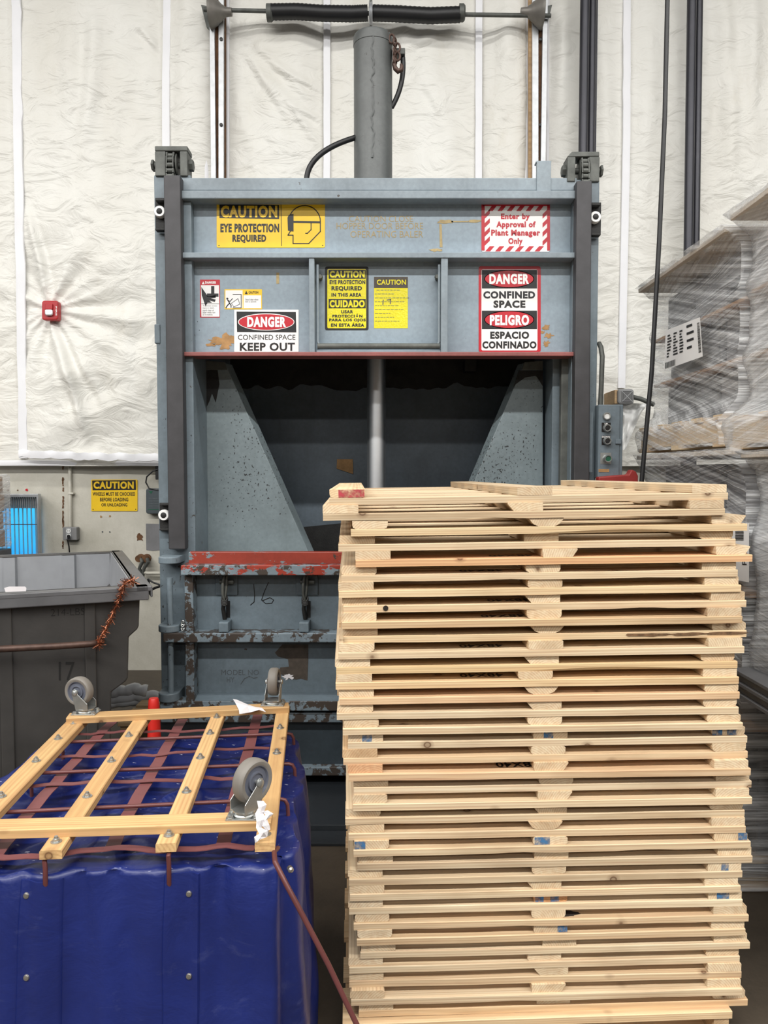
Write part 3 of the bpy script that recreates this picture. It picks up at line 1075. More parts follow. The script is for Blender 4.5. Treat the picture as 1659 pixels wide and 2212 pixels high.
# low steel plates lying in front of the baler
o = bpart(MB().box(-.66, .93, P(0, 1801, 3.03).y, 3.50, 0, .035), 'floor_plate', 'plate')
o = MB().box(-.64, .9, 2.92, 3.025, 0.0, .014).build('threshold_plate', 'plate', bevel=.003)
tag(o, 'thin dark steel strip on the floor at the foot of the baler', 'floor plate')

# ================================================================= SIGNS
LYR = .0007


def sign(name, label, cat, rect, ybase, m, r=3, th=.002, group=None):
    """a thin sign plate on the plane ybase; returns (root, layer function)"""
    px0, py0, px1, py1 = rect
    c = P((px0 + px1) / 2, py1, ybase)
    t = thing(name, label, cat, c, group)
    y = ybase - th
    mb = MB().prism([P(*q, y) for q in rrect(px0, py0, px1, py1, r)], V((0, th - .0006, 0)))
    mb.build('plate', m, t)
    return t, y


def layer(t, y, k, name, m, fn, parent=None):
    mb = MB()
    fn(mb, y - LYR * k)
    return mb.build(name, m, parent or t)


ys = YP
# 1. eye protection
t, y = sign('caution_sign', 'yellow caution sign about eye protection with head pictogram, upper left of hopper door', 'sign', (468, 437, 702, 535), ys, 'yellow', 4)
hd = layer(t, y, 1, 'header_panel', 'ink', lambda m, y: m.fpoly([(474, 441), (603, 443), (603, 473), (474, 471)], y))
layer(t, y, 2, 'lettering', 'yellow', lambda m, y: ptext(m, 'CAUTION', 477, 444, 599, 470, y, .05), hd)


def f(m, y):
    ptext(m, 'EYE PROTECTION', 476, 483, 603, 502, y, .05)
    ptext(m, 'REQUIRED', 502, 507, 575, 525, y, .05)


layer(t, y, 1, 'lettering', 'ink', f)


def f(m, y):
    m.stroke([(607, 438), (608, 531)], 1.4, y)
    m.stroke([(634 + 34 * -cos(radians(a)) + 24, 478 - 34 * sin(radians(a))) for a in range(15, 181, 11)], 2.2, y)
    m.stroke([(692, 478), (692, 500), (667, 526), (633, 526), (633, 508), (622, 508), (628, 498)], 2.2, y)
    m.stroke([(672, 482), (672, 496), (664, 504), (660, 504)], 2.0, y)


pg = layer(t, y, 1, 'pictogram', 'ink', f)
layer(t, y, 2, 'goggles', 'ink', lambda m, y: (m.fpoly([(624, 464), (634, 462), (634, 500), (622, 498), (621, 470)], y), m.fpoly([(634, 477), (692, 478), (692, 482), (634, 481)], y)), pg)
for a, b in ((473, 441), (697, 441), (473, 530), (697, 530)):
    layer(t, y, 1, 'screw_hole', 'ink', lambda m, y: m.fpoly(ell(a, b, 1.3, 1.3, 10), y))

# 2. enter by approval
t, y = sign('approval_sign', 'red and white striped sign reading Enter by Approval of Plant Manager Only', 'sign', (1040, 438, 1188, 544), ys, 'signwhite', 4)


def clip_stripes(m, y):
    # slanted stripes inside the border bands
    def band(x0, y0, x1, y1, n, vertical):
        for k in range(n):
            if vertical:
                h = (y1 - y0) / n
                a = y0 + k * h
                m.fpoly([(x0, a + h * .55), (x1, a), (x1, a + h * .5), (x0, a + h * 1.05)], y)
            else:
                w = (x1 - x0) / n
                a = x0 + k * w
                m.fpoly([(a + w * .45, y0), (a + w * .95, y0), (a + w * .5, y1), (a, y1)], y)
    band(1054, 444, 1176, 456, 6, False)
    band(1048, 532, 1176, 543, 6, False)
    band(1047, 452, 1058, 530, 4, True)
    band(1172, 452, 1183, 530, 4, True)


layer(t, y, 1, 'stripes', 'signred', clip_stripes)


def f(m, y):
    o_ = rrect(1040, 438, 1188, 544, 4)
    for a in (((1040, 441), (1047, 441), (1047, 541), (1040, 541)), ((1182, 441), (1188, 441), (1188, 541), (1182, 541)), ((1043, 438), (1185, 438), (1185, 445), (1043, 445))):
        m.fpoly(a, y)


layer(t, y, 2, 'border', 'signred', f)


def f(m, y):
    ptext(m, 'Enter by', 1082, 461, 1145, 477, y, .05)
    ptext(m, 'Approval of', 1072, 478, 1157, 495, y, .05)
    ptext(m, 'Plant Manager', 1061, 496, 1167, 513, y, .05)
    ptext(m, 'Only', 1098, 514, 1129, 531, y, .05)


layer(t, y, 1, 'lettering', 'signred', f)


def oval(t, y, px0, py0, px1, py1, word, tx0, tx1, ty0, ty1):
    cx, cy = (px0 + px1) / 2, (py0 + py1) / 2
    rx, ry = (px1 - px0) / 2, (py1 - py0) / 2
    ring = layer(t, y, 2, 'oval_rim', 'signwhite', lambda m, y: m.fpoly(ell(cx, cy, rx, ry), y))
    ov = layer(t, y, 3, 'red_oval', 'signred', lambda m, y: m.fpoly(ell(cx, cy, rx - 1.7, ry - 1.7), y), ring)
    layer(t, y, 4, 'lettering', 'signwhite', lambda m, y: ptext(m, word, tx0, ty0, tx1, ty1, y, .055), ring)


# 3. confined space keep out
t, y = sign('danger_sign', 'white danger sign reading CONFINED SPACE KEEP OUT, lower left of hopper door', 'sign', (506, 669, 645, 760), ys, 'signwhite', 1)
layer(t, y, 1, 'header_panel', 'ink', lambda m, y: m.fpoly([(511, 673), (639, 674), (640, 718), (512, 717)], y))
oval(t, y, 514, 677, 636, 714, 'DANGER', 534, 618, 684, 707)


def f(m, y):
    ptext(m, 'CONFINED SPACE', 514, 723, 638, 734, y, .004)
    ptext(m, 'KEEP OUT', 518, 740, 637, 758, y, .035)


layer(t, y, 1, 'lettering', 'ink', f)

# 4. danger / peligro
t, y = sign('danger_sign', 'tall red-bordered bilingual sign reading DANGER and PELIGRO on right of hopper door', 'sign', (1034, 575, 1168, 761), ys, 'signred', 5)
layer(t, y, 1, 'white_field', 'signwhite', lambda m, y: m.fpoly(rrect(1040, 582, 1161, 757, 3), y))
layer(t, y, 2, 'header_panel', 'ink', lambda m, y: m.fpoly([(1041, 583), (1160, 583), (1160, 623), (1041, 623)], y))
layer(t, y, 2, 'header_panel', 'ink', lambda m, y: m.fpoly([(1041, 671), (1160, 671), (1160, 711), (1041, 711)], y))
oval(t, y, 1046, 583, 1154, 622, 'DANGER', 1057, 1143, 591, 614)
oval(t, y, 1046, 671, 1154, 710, 'PELIGRO', 1058, 1143, 680, 703)


def f(m, y):
    ptext(m, 'CONFINED', 1044, 629, 1156, 645, y, .05)
    ptext(m, 'SPACE', 1066, 649, 1135, 665, y, .05)
    ptext(m, 'ESPACIO', 1059, 716, 1143, 732, y, .05)
    ptext(m, 'CONFINADO', 1042, 737, 1159, 753, y, .05)


layer(t, y, 2, 'lettering', 'ink', f)

# 5. small stickers
t, y = sign('danger_sticker', 'small tall red and white sticker with crushed hand pictogram on hopper door', 'sticker', (432, 604, 475, 686), ys, 'signred', 1, .001)
layer(t, y, 1, 'white_field', 'signwhite', lambda m, y: m.fpoly([(434, 616), (473, 616), (474, 684), (435, 684)], y))


def f(m, y):
    m.fpoly([(447, 634), (472, 634), (472, 641), (447, 641)], y)
    m.fpoly([(456, 618), (463, 618), (463, 634), (456, 634)], y)
    m.fpoly([(435, 620), (449, 640), (466, 638), (466, 643), (455, 645), (466, 647), (464, 652), (452, 649), (458, 654), (448, 654), (444, 662), (436, 638)], y)
    m.stroke([(435, 656), (473, 656)], .8, y)


layer(t, y, 2, 'pictogram', 'ink', f)


def f(m, y):
    for k, s in enumerate(('To prevent serious', 'injury or death,', 'stand clear of', 'baler while ram', 'is in motion.')):
        ptext(m, s, 438, 659 + k * 4.7, 438 + (31, 25, 24, 27, 22)[k], 662.6 + k * 4.7, y, 0)


layer(t, y, 2, 'fine_print', 'greyink', f)


def f(m, y):
    ptext(m, 'DANGER', 443, 607.5, 467, 613, y, .05)
    m.fpoly([(436, 614), (439, 608), (442, 614)], y)


layer(t, y, 1, 'lettering', 'signwhite', f)
t, y = sign('caution_sticker', 'small wide yellow-edged sticker of a figure pushing a bale on hopper door', 'sticker', (485, 625, 566, 668), ys, 'yellow', 1, .001)
layer(t, y, 1, 'white_field', 'signwhite', lambda m, y: (m.fpoly([(487, 627), (524, 627), (524, 666), (487, 666)], y), m.fpoly([(526, 638), (564, 638), (564, 666), (526, 666)], y)))


def f(m, y):
    m.fpoly(ell(491, 645, 2.2, 2.2, 12), y)
    m.stroke([(492, 648), (496, 655), (491, 660), (488, 665)], 2.2, y)
    m.stroke([(496, 655), (499, 659), (499, 664)], 2.0, y)
    m.stroke([(492, 649), (497, 651), (502, 645)], 1.6, y)
    m.stroke([(500, 655), (514, 645), (518, 657), (505, 663)], 1.0, y, True)
    m.stroke([(503, 636), (521, 636), (521, 665), (503, 665)], 1.5, y)
    m.fpoly([(529, 635), (532, 628), (535, 635)], y)
    ptext(m, 'CAUTION', 537, 629, 558, 634, y, .02)


layer(t, y, 2, 'pictogram', 'ink', f)


def f(m, y):
    ptext(m, 'Stand clear when', 530, 645, 558, 649, y, 0)
    ptext(m, 'bale is ejected.', 530, 650, 554, 654, y, 0)


layer(t, y, 2, 'fine_print', 'greyink', f)

# 6. the two yellow stickers on the hatch
t, y = sign('eye_protection_sticker', 'glossy black-edged yellow sticker reading CUIDADO on the hatch in the hopper door', 'sticker', (702, 576, 796, 713), ys, 'ink', 4, .0015)
layer(t, y, 1, 'yellow_field', 'acid', lambda m, y: m.fpoly(rrect(707, 581, 791, 709, 3), y))
layer(t, y, 2, 'header_panel', 'ink', lambda m, y: m.fpoly([(710, 646), (790, 646), (790, 666), (710, 666)], y))
layer(t, y, 2, 'header_panel', 'ink', lambda m, y: m.fpoly([(710, 583), (790, 583), (790, 602), (710, 602)], y))


def f(m, y):
    ptext(m, 'CUIDADO', 712, 648, 788, 664, y, .055)
    ptext(m, 'CAUTION', 712, 585, 788, 600, y, .055)


layer(t, y, 3, 'lettering', 'acid', f)


def f(m, y):
    for s, a, b, c, d in (('EYE PROTECTION', 712, 605, 789, 614), ('REQUIRED', 716, 618, 782, 629), ('IN THIS AREA', 716, 633, 781, 641), ('USAR', 737, 670, 763, 677), ('PROTECCIÓN', 718, 678, 783, 686),
                          ('PARA LOS OJOS', 711, 688, 790, 696), ('EN ESTA ÁREA', 715, 697, 787, 706)):
        ptext(m, s, a, b, c, d, y, .05)


layer(t, y, 2, 'lettering', 'ink', f)
t, y = sign('caution_sticker', 'plain yellow sticker with dark header and fine print rows on the hatch', 'sticker', (808, 598, 881, 709), ys, 'acid', 1, .001)
h = layer(t, y, 1, 'header_panel', 'darkpatch', lambda m, y: m.fpoly([(808, 598), (881, 598), (881, 622), (808, 622)], y))
layer(t, y, 2, 'lettering', 'acid', lambda m, y: ptext(m, 'CAUTION', 814, 604, 877, 615, y, .02), h)


def f(m, y):
    for k, w in enumerate((52, 40, 70, 62, 44, 60, 32, 42, 54)):
        a = 810 if k else 813
        yy = 626 + k * 8.4
        x = a
        r = random.Random(k)
        while x < a + w:
            l = r.uniform(3, 8)
            m.fpoly([(x, yy), (x + l, yy), (x + l, yy + 1.1), (x, yy + 1.1)], y)
            x += l + 1.6


layer(t, y, 1, 'fine_print', 'greyink', f)
layer(t, y, 2, 'handwritten_number', 'greyink', lambda m, y: (m.stroke([(828, 648), (827, 658)], 2, y), m.stroke([(836, 648), (844, 647), (843, 656)], 2, y)))

# 7. wheels must be chocked, on the lower wall
t, y = sign('caution_sign', 'yellow caution sign about chocked wheels on beige wall left of baler', 'sign', (197, 1036, 297, 1104), WY - .004, 'yellow', 2)
hd = layer(t, y, 1.5, 'header_panel', 'ink', lambda m, y: m.fpoly([(199, 1038), (293, 1037), (294, 1058), (200, 1059)], y))
layer(t, y, 3, 'lettering', 'yellow', lambda m, y: ptext(m, 'CAUTION', 202, 1040, 289, 1056, y, .05), hd)


def f(m, y):
    ptext(m, 'WHEELS MUST BE CHOCKED', 200, 1063, 292, 1071, y, .025)
    ptext(m, 'BEFORE LOADING', 216, 1075, 277, 1083, y, .025)
    ptext(m, 'OR UNLOADING', 219, 1087, 275, 1094, y, .025)


layer(t, y, 1.5, 'lettering', 'ink', f)
for a, b in ((201, 1100), (293, 1100)):
    layer(t, y, 1.5, 'screw_hole', 'ink', lambda m, y: m.fpoly(ell(a, b, 1.2, 1.2, 10), y))

# ================================================================= STACK OF PALLET FRAMES
ROT = radians(2.4)
# left edge, right edge of the front board; left edge of left block (photo units), top to bottom
ROWS = [(711.6, 1573), (697.5, 1566), (757.8, 1617), (730.6, 1592.5), (768, 1626.8), (737, 1596.7), (731, 1608), (741, 1617.7), (738, 1610), (741, 1621.6),
        (729.7, 1616.5), (725, 1602), (723.7, 1604.5), (732, 1608), (726, 1605.6), (739, 1615), (750, 1627.6), (740, 1630), (752, 1635), (763, 1639),
        (761, 1641), (744, 1627), (751, 1628), (762, 1642), (770, 1643.6), (752, 1623), (754, 1620), (752, 1624), (762, 1638), (769, 1635),
        (777, 1643.6), (752, 1623.7), (752, 1624.7), (756, 1628.6), (773, 1642.7)]
BT, AT = .0172, .0188       # board and batten thickness
Z1 = P(740, 1086, 1.85).z
Z35 = P(773, 2201, 1.85).z
PITCH = (Z1 - Z35) / 34
AT = PITCH - BT - .0003
LEN = 1.0


def board_mesh(seed, L, w, t, wane=0.0, ragged=0.0, name='board'):
    """long axis x (0..L), front edge at y=0, width along +y"""
    r = random.Random(seed)
    mb = MB()
    n = 26
    rows = []
    for i in range(n + 1):
        x = L * i / n
        a = .0016 * noise.noise(V((x * 5, seed, 0)))
        b = .0010 * noise.noise(V((x * 4, seed, 7)))
        wz = wane * max(0, noise.noise(V((x * 2.2, seed, 3))) * 1.6)
        rg = ragged * max(0, noise.noise(V((x * 6, seed, 5))) + .3 * noise.noise(V((x * 40, seed, 6))))
        rows.append([mb.v(p) for p in ((x, a + wz * .9, rg), (x, w, 0), (x, w, t + b), (x, a + .0012, t + b), (x, a - .0006, t + b - .0016), (x, a, rg + min(t * .8, wz) + .001))])
    for p, q in zip(rows, rows[1:]):
        for i in range(6):
            j = (i + 1) % 6
            mb.f((p[i], p[j], q[j], q[i]))
    mb.f(rows[0][::-1])
    mb.f(rows[-1])
    bmesh.ops.recalc_face_normals(mb.bm, faces=mb.bm.faces)
    me = bpy.data.meshes.new(name)
    mb.bm.to_mesh(me)
    mb.bm.free()
    return me


def batten_mesh(prof, L, name='batten'):
    """profile polygon in (y,z), extruded along x; edges a little worn"""
    mb = MB()
    n = 10
    rows = []
    for i in range(n + 1):
        x = L * i / n
        rows.append([mb.v((x, y + .0012 * noise.noise(V((x * 5, k, y * 50))), z)) for k, (y, z) in enumerate(prof)])
    m = len(prof)
    for p, q in zip(rows, rows[1:]):
        for i in range(m):
            j = (i + 1) % m
            mb.f((p[i], p[j], q[j], q[i]))
    mb.f(rows[0][::-1])
    mb.f(rows[-1])
    bmesh.ops.recalc_face_normals(mb.bm, faces=mb.bm.faces)
    me = bpy.data.meshes.new(name)
    mb.bm.to_mesh(me)
    mb.bm.free()
    return me


W = .0855 / 2
PROF = [
    [(-W, .001), (-W + .001, 0), (W - .001, 0), (W, .001), (W, AT - .001), (W - .001, AT), (-W + .001, AT), (-W, AT - .001)],
    [(-W, .008), (-W + .003, .002), (-W + .009, 0), (W - .008, 0), (W - .002, .003), (W, .009), (W, AT), (-W, AT)],
    [(-W + .012, 0), (W - .002, 0), (W, .003), (W, AT), (-W, AT), (-W, AT - .003)],
    [(-W, .004), (-W + .004, 0), (W - .004, 0), (W, .004), (W, AT - .004), (W - .004, AT), (-W + .004, AT), (-W, AT - .004)],
    [(-W * .45, 0), (W * .45, 0), (W * .75, AT * .28), (W * .95, AT * .8), (W, AT), (-W, AT), (-W * .95, AT * .8), (-W * .75, AT * .28)],
    [(-W, 0), (W - .014, 0), (W, AT - .004), (W, AT), (-W, AT)],
]
BL = 1.215
front_meshes = [board_mesh(s, LEN, .098, BT, wa, ra) for s, wa, ra in ((1, 0, 0), (2, 0, .004), (3, .006, 0), (4, 0, .002), (5, .003, .006), (6, 0, 0))]
inner_meshes = [board_mesh(s, LEN, .085, BT, .002, 0) for s in (11, 12, 13)]
batten_meshes = [batten_mesh(p, BL) for p in PROF]
for me in front_meshes + inner_meshes + batten_meshes:
    me.materials.append(M['pine'])

ORD = ['topmost', 'second', 'third', 'fourth', 'fifth', 'sixth', 'seventh', 'eighth', 'ninth', 'tenth', 'eleventh', 'twelfth', 'thirteenth', 'fourteenth', 'fifteenth',
       'sixteenth', 'seventeenth', 'eighteenth']
FEAT = {1: 'with red-painted end on its left batten', 2: 'jutting out furthest to the left', 3: 'with tapered right end', 5: 'with reddish front board',
        8: 'with black knot hole at left', 10: 'with dark bark at right end', 17: 'with blue paint on three batten ends', 24: 'with blue paint at left, middle and right',
        26: 'with one blue mark on right batten', 28: 'with burnt orange and blue middle batten', 29: 'with black bark hollow under middle', 30: 'with blue mark on middle batten',
        19: 'with reddish left batten end', 12: 'with tapered right end', 35: 'lying on the base pallet'}
TINT = {5: (1.0, .80, .66), 14: (1.0, .88, .80), 18: (1, .93, .86), 19: (.98, .88, .82), 3: (1.0, .95, .84), 7: (1, .96, .88), 12: (1.0, .94, .80), 13: (1.0, .92, .80), 35: (1.0, .88, .76),
        9: (1, .94, .86), 10: (1, .95, .86), 15: (.97, .97, .97)}
PAINT = {1: [('L', .25, .98, 'redpaint')], 17: [('L', .40, .68, 'bluepaint'), ('M', .30, .58, 'bluepaint'), ('R', .02, .32, 'bluepaint'), ('R', .46, .74, 'bluepaint')],
         24: [('L', .01, .32, 'bluepaint'), ('M', .03, .48, 'bluepaint'), ('R', .72, .99, 'bluepaint')], 26: [('R', .40, .62, 'bluepaint')],
         28: [('M', .05, .3, 'bluepaint'), ('M', .5, .75, 'bluepaint'), ('R', .25, .62, 'bluepaint')], 30: [('M', .70, .99, 'bluepaint')]}
MIDT = {28: (.78, .52, .36)}
LEFTT = {19: (.86, .66, .56), 18: (.9, .78, .66), 1: (1.05, 1.0, .92)}
STAMP = {5: .34, 6: .30, 8: .36, 9: .35, 11: .30, 13: .31, 19: .37}
GRP = 'slatted pallets in the tall stack'


def put(name, me, parent, loc, rz=0.0, scale=(1, 1, 1), tint=None, ry=0.0):
    o = bpy.data.objects.new(name, me)
    col.objects.link(o)
    o.parent = parent
    o.location = loc
    o.rotation_euler = (0, ry, rz)
    o.scale = scale
    k = R.uniform(.93, 1.02)
    w = R.uniform(-.02, .02)
    t = tint or (1, 1, 1)
    o.color = (t[0] * k, t[1] * k * (1 - w * .3), t[2] * k * (1 - w), 1)
    return o


for i in range(1, 36):
    xl, xr = ROWS[i - 1]
    y = 1.85 + R.uniform(-.007, .007) + (.004 if i in (26, 27) else 0)
    pl = (xl - CX) * y / F * 1.0
    L = (xr - xl) / F * y / (cos(ROT) - (xr - CX) / F * sin(ROT))
    z = Z35 + (35 - i) * PITCH
    fac = max(0, (19 - i) / 18)
    tilt = .0125 * fac
    rz = ROT + R.uniform(-.005, .005)
    lbl = (ORD[i - 1] + ' slatted pallet from the top of stack') if i <= 18 else (('lowest' if i == 35 else ORD[35 - i] + ' lowest') + ' slatted pallet of the tall stack')
    if i in FEAT:
        lbl += ', ' + FEAT[i]
    root = thing('slatted_pallet', lbl, 'pallet', (0, 0, 0), GRP)
    cxm = pl + L / 2 * cos(rz)
    root.location = (cxm, y + L / 2 * sin(rz), z)
    root.rotation_euler = (0, -tilt, rz)
    ft = TINT.get(i)
    if i == 1:
        fm = front_meshes[0]
    elif i in (3, 12):
        fm = front_meshes[2]
    elif i in (6, 29, 34):
        fm = front_meshes[4]
    elif i in (8, 2, 24):
        fm = front_meshes[1]
    else:
        fm = front_meshes[R.choice((0, 3, 5, 0, 3))]
    flip = -1 if R.random() < .0 else 1
    fb = put('lead_board', fm, root, (-L / 2, 0, 0), 0, (L, 1, 1), ft)
    if i == 10:
        mb = MB()
        for q in range(3):
            blotch_pts = []
            for k in range(18):
                a = 2 * pi * k / 18
                rr = 1 + .5 * noise.noise(V((cos(a) * 2, sin(a) * 2, q + 5)))
                blotch_pts.append((L / 2 - .05 - q * .10 + cos(a) * .055 * rr, -.0022, BT * .60 + sin(a) * BT * .22 * rr))
            mb.poly(blotch_pts)
        b = mb.build('bark_edge', 'barkedge', root, local=True); b.parent = fb; b.location = (L / 2, 0, 0); b.scale = (1 / L, 1, 1); b.location = (.5, 0, 0)
    if i == 8:
        mb = MB().poly([(-L / 2 + .103 + cos(2 * pi * k / 16) * .0065, -.0022, BT * .62 + sin(2 * pi * k / 16) * .0068) for k in range(16)])
        b = mb.build('knot_hole', 'bark', root, local=True); b.parent = fb; b.location = (.5, 0, 0); b.scale = (1 / L, 1, 1)
    if i == 29:
        mb = MB().poly([(.02 + cos(2 * pi * k / 20) * .052 * (1 + .3 * sin(3 * k)), .022 + sin(2 * pi * k / 20) * .014, BT + .0012) for k in range(20)])
        b = mb.build('bark_hollow', 'bark', root, local=True); b.parent = fb; b.location = (.5, 0, 0); b.scale = (1 / L, 1, 1)
    if i in STAMP:
        mb = MB()
        add_text(mb, '48X40', lambda u, v: V((-L / 2 + STAMP[i] * L + .11 * (1 - u), .030 + .034 * (1 - v), BT + .0012)), .02)
        b = mb.build('size_stamp', 'ink', root, local=True); b.parent = fb; b.location = (.5, 0, 0); b.scale = (1 / L, 1, 1)
    ny = 6
    for k in range(1, ny + 1):
        yy = k / ny * (BL - .10) + .012 + R.uniform(-.012, .012)
        put('cross_board', inner_meshes[(i + k) % 3], root, (-L / 2 + R.uniform(-.004, .004), yy, 0), 0, (L, 1, 1))
    xm = R.uniform(-.012, .014)
    for key, bx in (('L', -L / 2 + W + R.uniform(-.003, .004)), ('M', xm), ('R', L / 2 - W - R.uniform(0, .006))):
        if key == 'M':
            pi_ = (0, 5, 4, 0, 2, 1, 3, 5, 1, 4, 0, 5, 1, 4, 5, 1, 0, 3, 2, 3, 2, 5, 4, 3, 0, 1, 5, 3, 1, 2, 0, 3, 5, 2, 0)[i - 1]
        else:
            pi_ = R.choice((0, 0, 3, 1, 0))
            if i in (3, 5) and key == 'R':
                pi_ = 2
        tint = MIDT.get(i) if key == 'M' else LEFTT.get(i) if key == 'L' else None
        yy = R.uniform(.000, .008)
        if i == 2 and key != 'L' or i in (1,):
            yy = .0
        b = put('batten', batten_meshes[pi_], root, (bx, yy, BT + .0002), pi / 2 + R.uniform(-.006, .006), (1, 1, 1), tint)
        for kk, u0, u1, pm in PAINT.get(i, []):
            if kk != key:
                continue
            mb = MB()
            pts = []
            for q in range(7):
                pts.append((-.0006, -(-W + 2 * W * u0) + .004 * noise.noise(V((q, i, 0))), AT * (.03 + .94 * q / 6)))
            for q in range(6, -1, -1):
                pts.append((-.0006, -(-W + 2 * W * u1) + .004 * noise.noise(V((q, i, 4))), AT * (.03 + .94 * q / 6)))
            mb.poly(pts)
            pk = mb.build('paint_mark', pm, root, local=True)
            pk.parent = b

# base pallet under the stack
BZ = Z35 - .0006
by = 1.835
t = thing('pallet', 'wooden base pallet on the floor carrying the tall stack of slatted pallets', 'pallet', (0, 0, 0))
t.location = ((P(725, 2190, by).x + P(1614, 2190, by).x) / 2, by + .02, 0)
t.rotation_euler = (0, -.004, ROT)
L = (1614 - 725) / F * by / cos(ROT)
bm_ = board_mesh(21, 1.0, .135, .019, 0, .002)
bm_.materials.append(M['pine'])
for k in range(7):
    put('deck_board', bm_ if k == 0 else inner_meshes[k % 3], t, (-L / 2, k * .18, BZ - .019 if k == 0 else BZ - BT), 0, (L, 1, 1), (1, .92, .82))
for k in range(3):
    put('bottom_board', inner_meshes[k % 3], t, (-L / 2, k * .55, 0), 0, (L, 1, 1), (.95, .86, .76))
sm = batten_mesh([(-.019, 0), (.019, 0), (.019, BZ - .019 - BT - .0004), (-.019, BZ - .019 - BT - .0004)], 1.19)
sm.materials.append(M['pine'])
for x in (-L / 2 + .025, 0, L / 2 - .025):
    put('stringer', sm, t, (x, .005, BT + .0002), pi / 2, (1, 1, 1), (.95, .86, .76))

# ================================================================= UPSIDE-DOWN LAUNDRY CART
ZS = .714            # top of the slats
ZB = ZS + .0185      # top of the cross beams
ST = .018
cart = thing('laundry_cart', 'overturned cart with blue vinyl cover, wooden slat base and casters in the air', 'cart', (-.55, 1.9, 0))


def cp(mb, name, m, parent=None, bevel=0.0, smooth=False):
    return mb.build(name, m, parent or cart, smooth=smooth, bevel=bevel)


def plank(name, p0, p1, w, t, m='slat', parent=None):
    """wooden bar between two points on its top centre line; mesh axis x along it so grain follows"""
    p0, p1 = V(p0), V(p1)
    d = p1 - p0
    L = d.length
    mb = MB()
    n = 8
    rows = []
    for i in range(n + 1):
        x = L * i / n
        j = .0008 * noise.noise(V((x * 6, p0.x * 9, 1)))
        rows.append([mb.v(q) for q in ((x, -w / 2 + j, -t), (x, w / 2 + j, -t), (x, w / 2 + j, -.002), (x, w / 2 - .002 + j, 0), (x, -w / 2 + .002 + j, 0), (x, -w / 2 + j, -.002))])
    for a, b in zip(rows, rows[1:]):
        for i in range(6):
            k = (i + 1) % 6
            mb.f((a[i], a[k], b[k], b[i]))
    mb.f(rows[0][::-1])
    mb.f(rows[-1])
    o = mb.build(name, m, None)
    o.location = p0
    o.rotation_euler = (0, -math.asin(d.z / L), math.atan2(d.y, d.x))
    o.color = (1, 1, 1, 1)
    ROOTM[o.name] = Matrix.Translation(p0) @ o.rotation_euler.to_matrix().to_4x4()
    attach(o, parent or cart)
    return o


slat_px = [((-133, 1837), (-88, 1837), (144, 1552), (190, 1556)), ((87, 1837), (131, 1837), (291, 1547), (325, 1547)), ((338, 1822), (378, 1822), (455, 1543), (487, 1543)), ((550, 1822), (594, 1820), (597, 1530), (625, 1530))]
SL = []
for a, b, c, d in slat_px:
    p0 = (G(*a, ZS) + G(*b, ZS)) / 2
    p1 = (G(*c, ZS) + G(*d, ZS)) / 2
    w = ((G(*b, ZS) - G(*a, ZS)).length + (G(*d, ZS) - G(*c, ZS)).length) / 2
    p1 = p1 + (p1 - p0).normalized() * .03
    SL.append((p0, p1, plank('base_slat', p0, p1, w * .98, ST)))
f0 = (G(-190, 1800, ZB) + G(-190, 1773, ZB)) / 2
f1 = (G(586, 1776, ZB) + G(588, 1751, ZB)) / 2
b0 = (G(144, 1550, ZB) + G(150, 1541, ZB)) / 2
b1 = (G(624, 1527, ZB) + G(623, 1517, ZB)) / 2
fb = plank('cross_beam', f0, f1, .053, .0185)
bb = plank('cross_beam', b0, b1, .050, .0185)
# bolts along the slats
for (p0, p1, o), rows in zip(SL, ([.30, .56, .76, .92], [.04, .29, .54, .76, .93], [.04, .29, .54, .76, .93], [.04, .54, .76, .93])):
    d = p1 - p0
    for k in rows:
        q = p0 + d * k
        mb = MB().lathe(q, (0, 0, 1), [(0, .011), (.0018, .011), (.0019, .0066), (.0075, .0066), (.0078, .0040), (.012, .0036)], 12)
        cp(mb, 'bolt', 'zinc', o, 0, True)


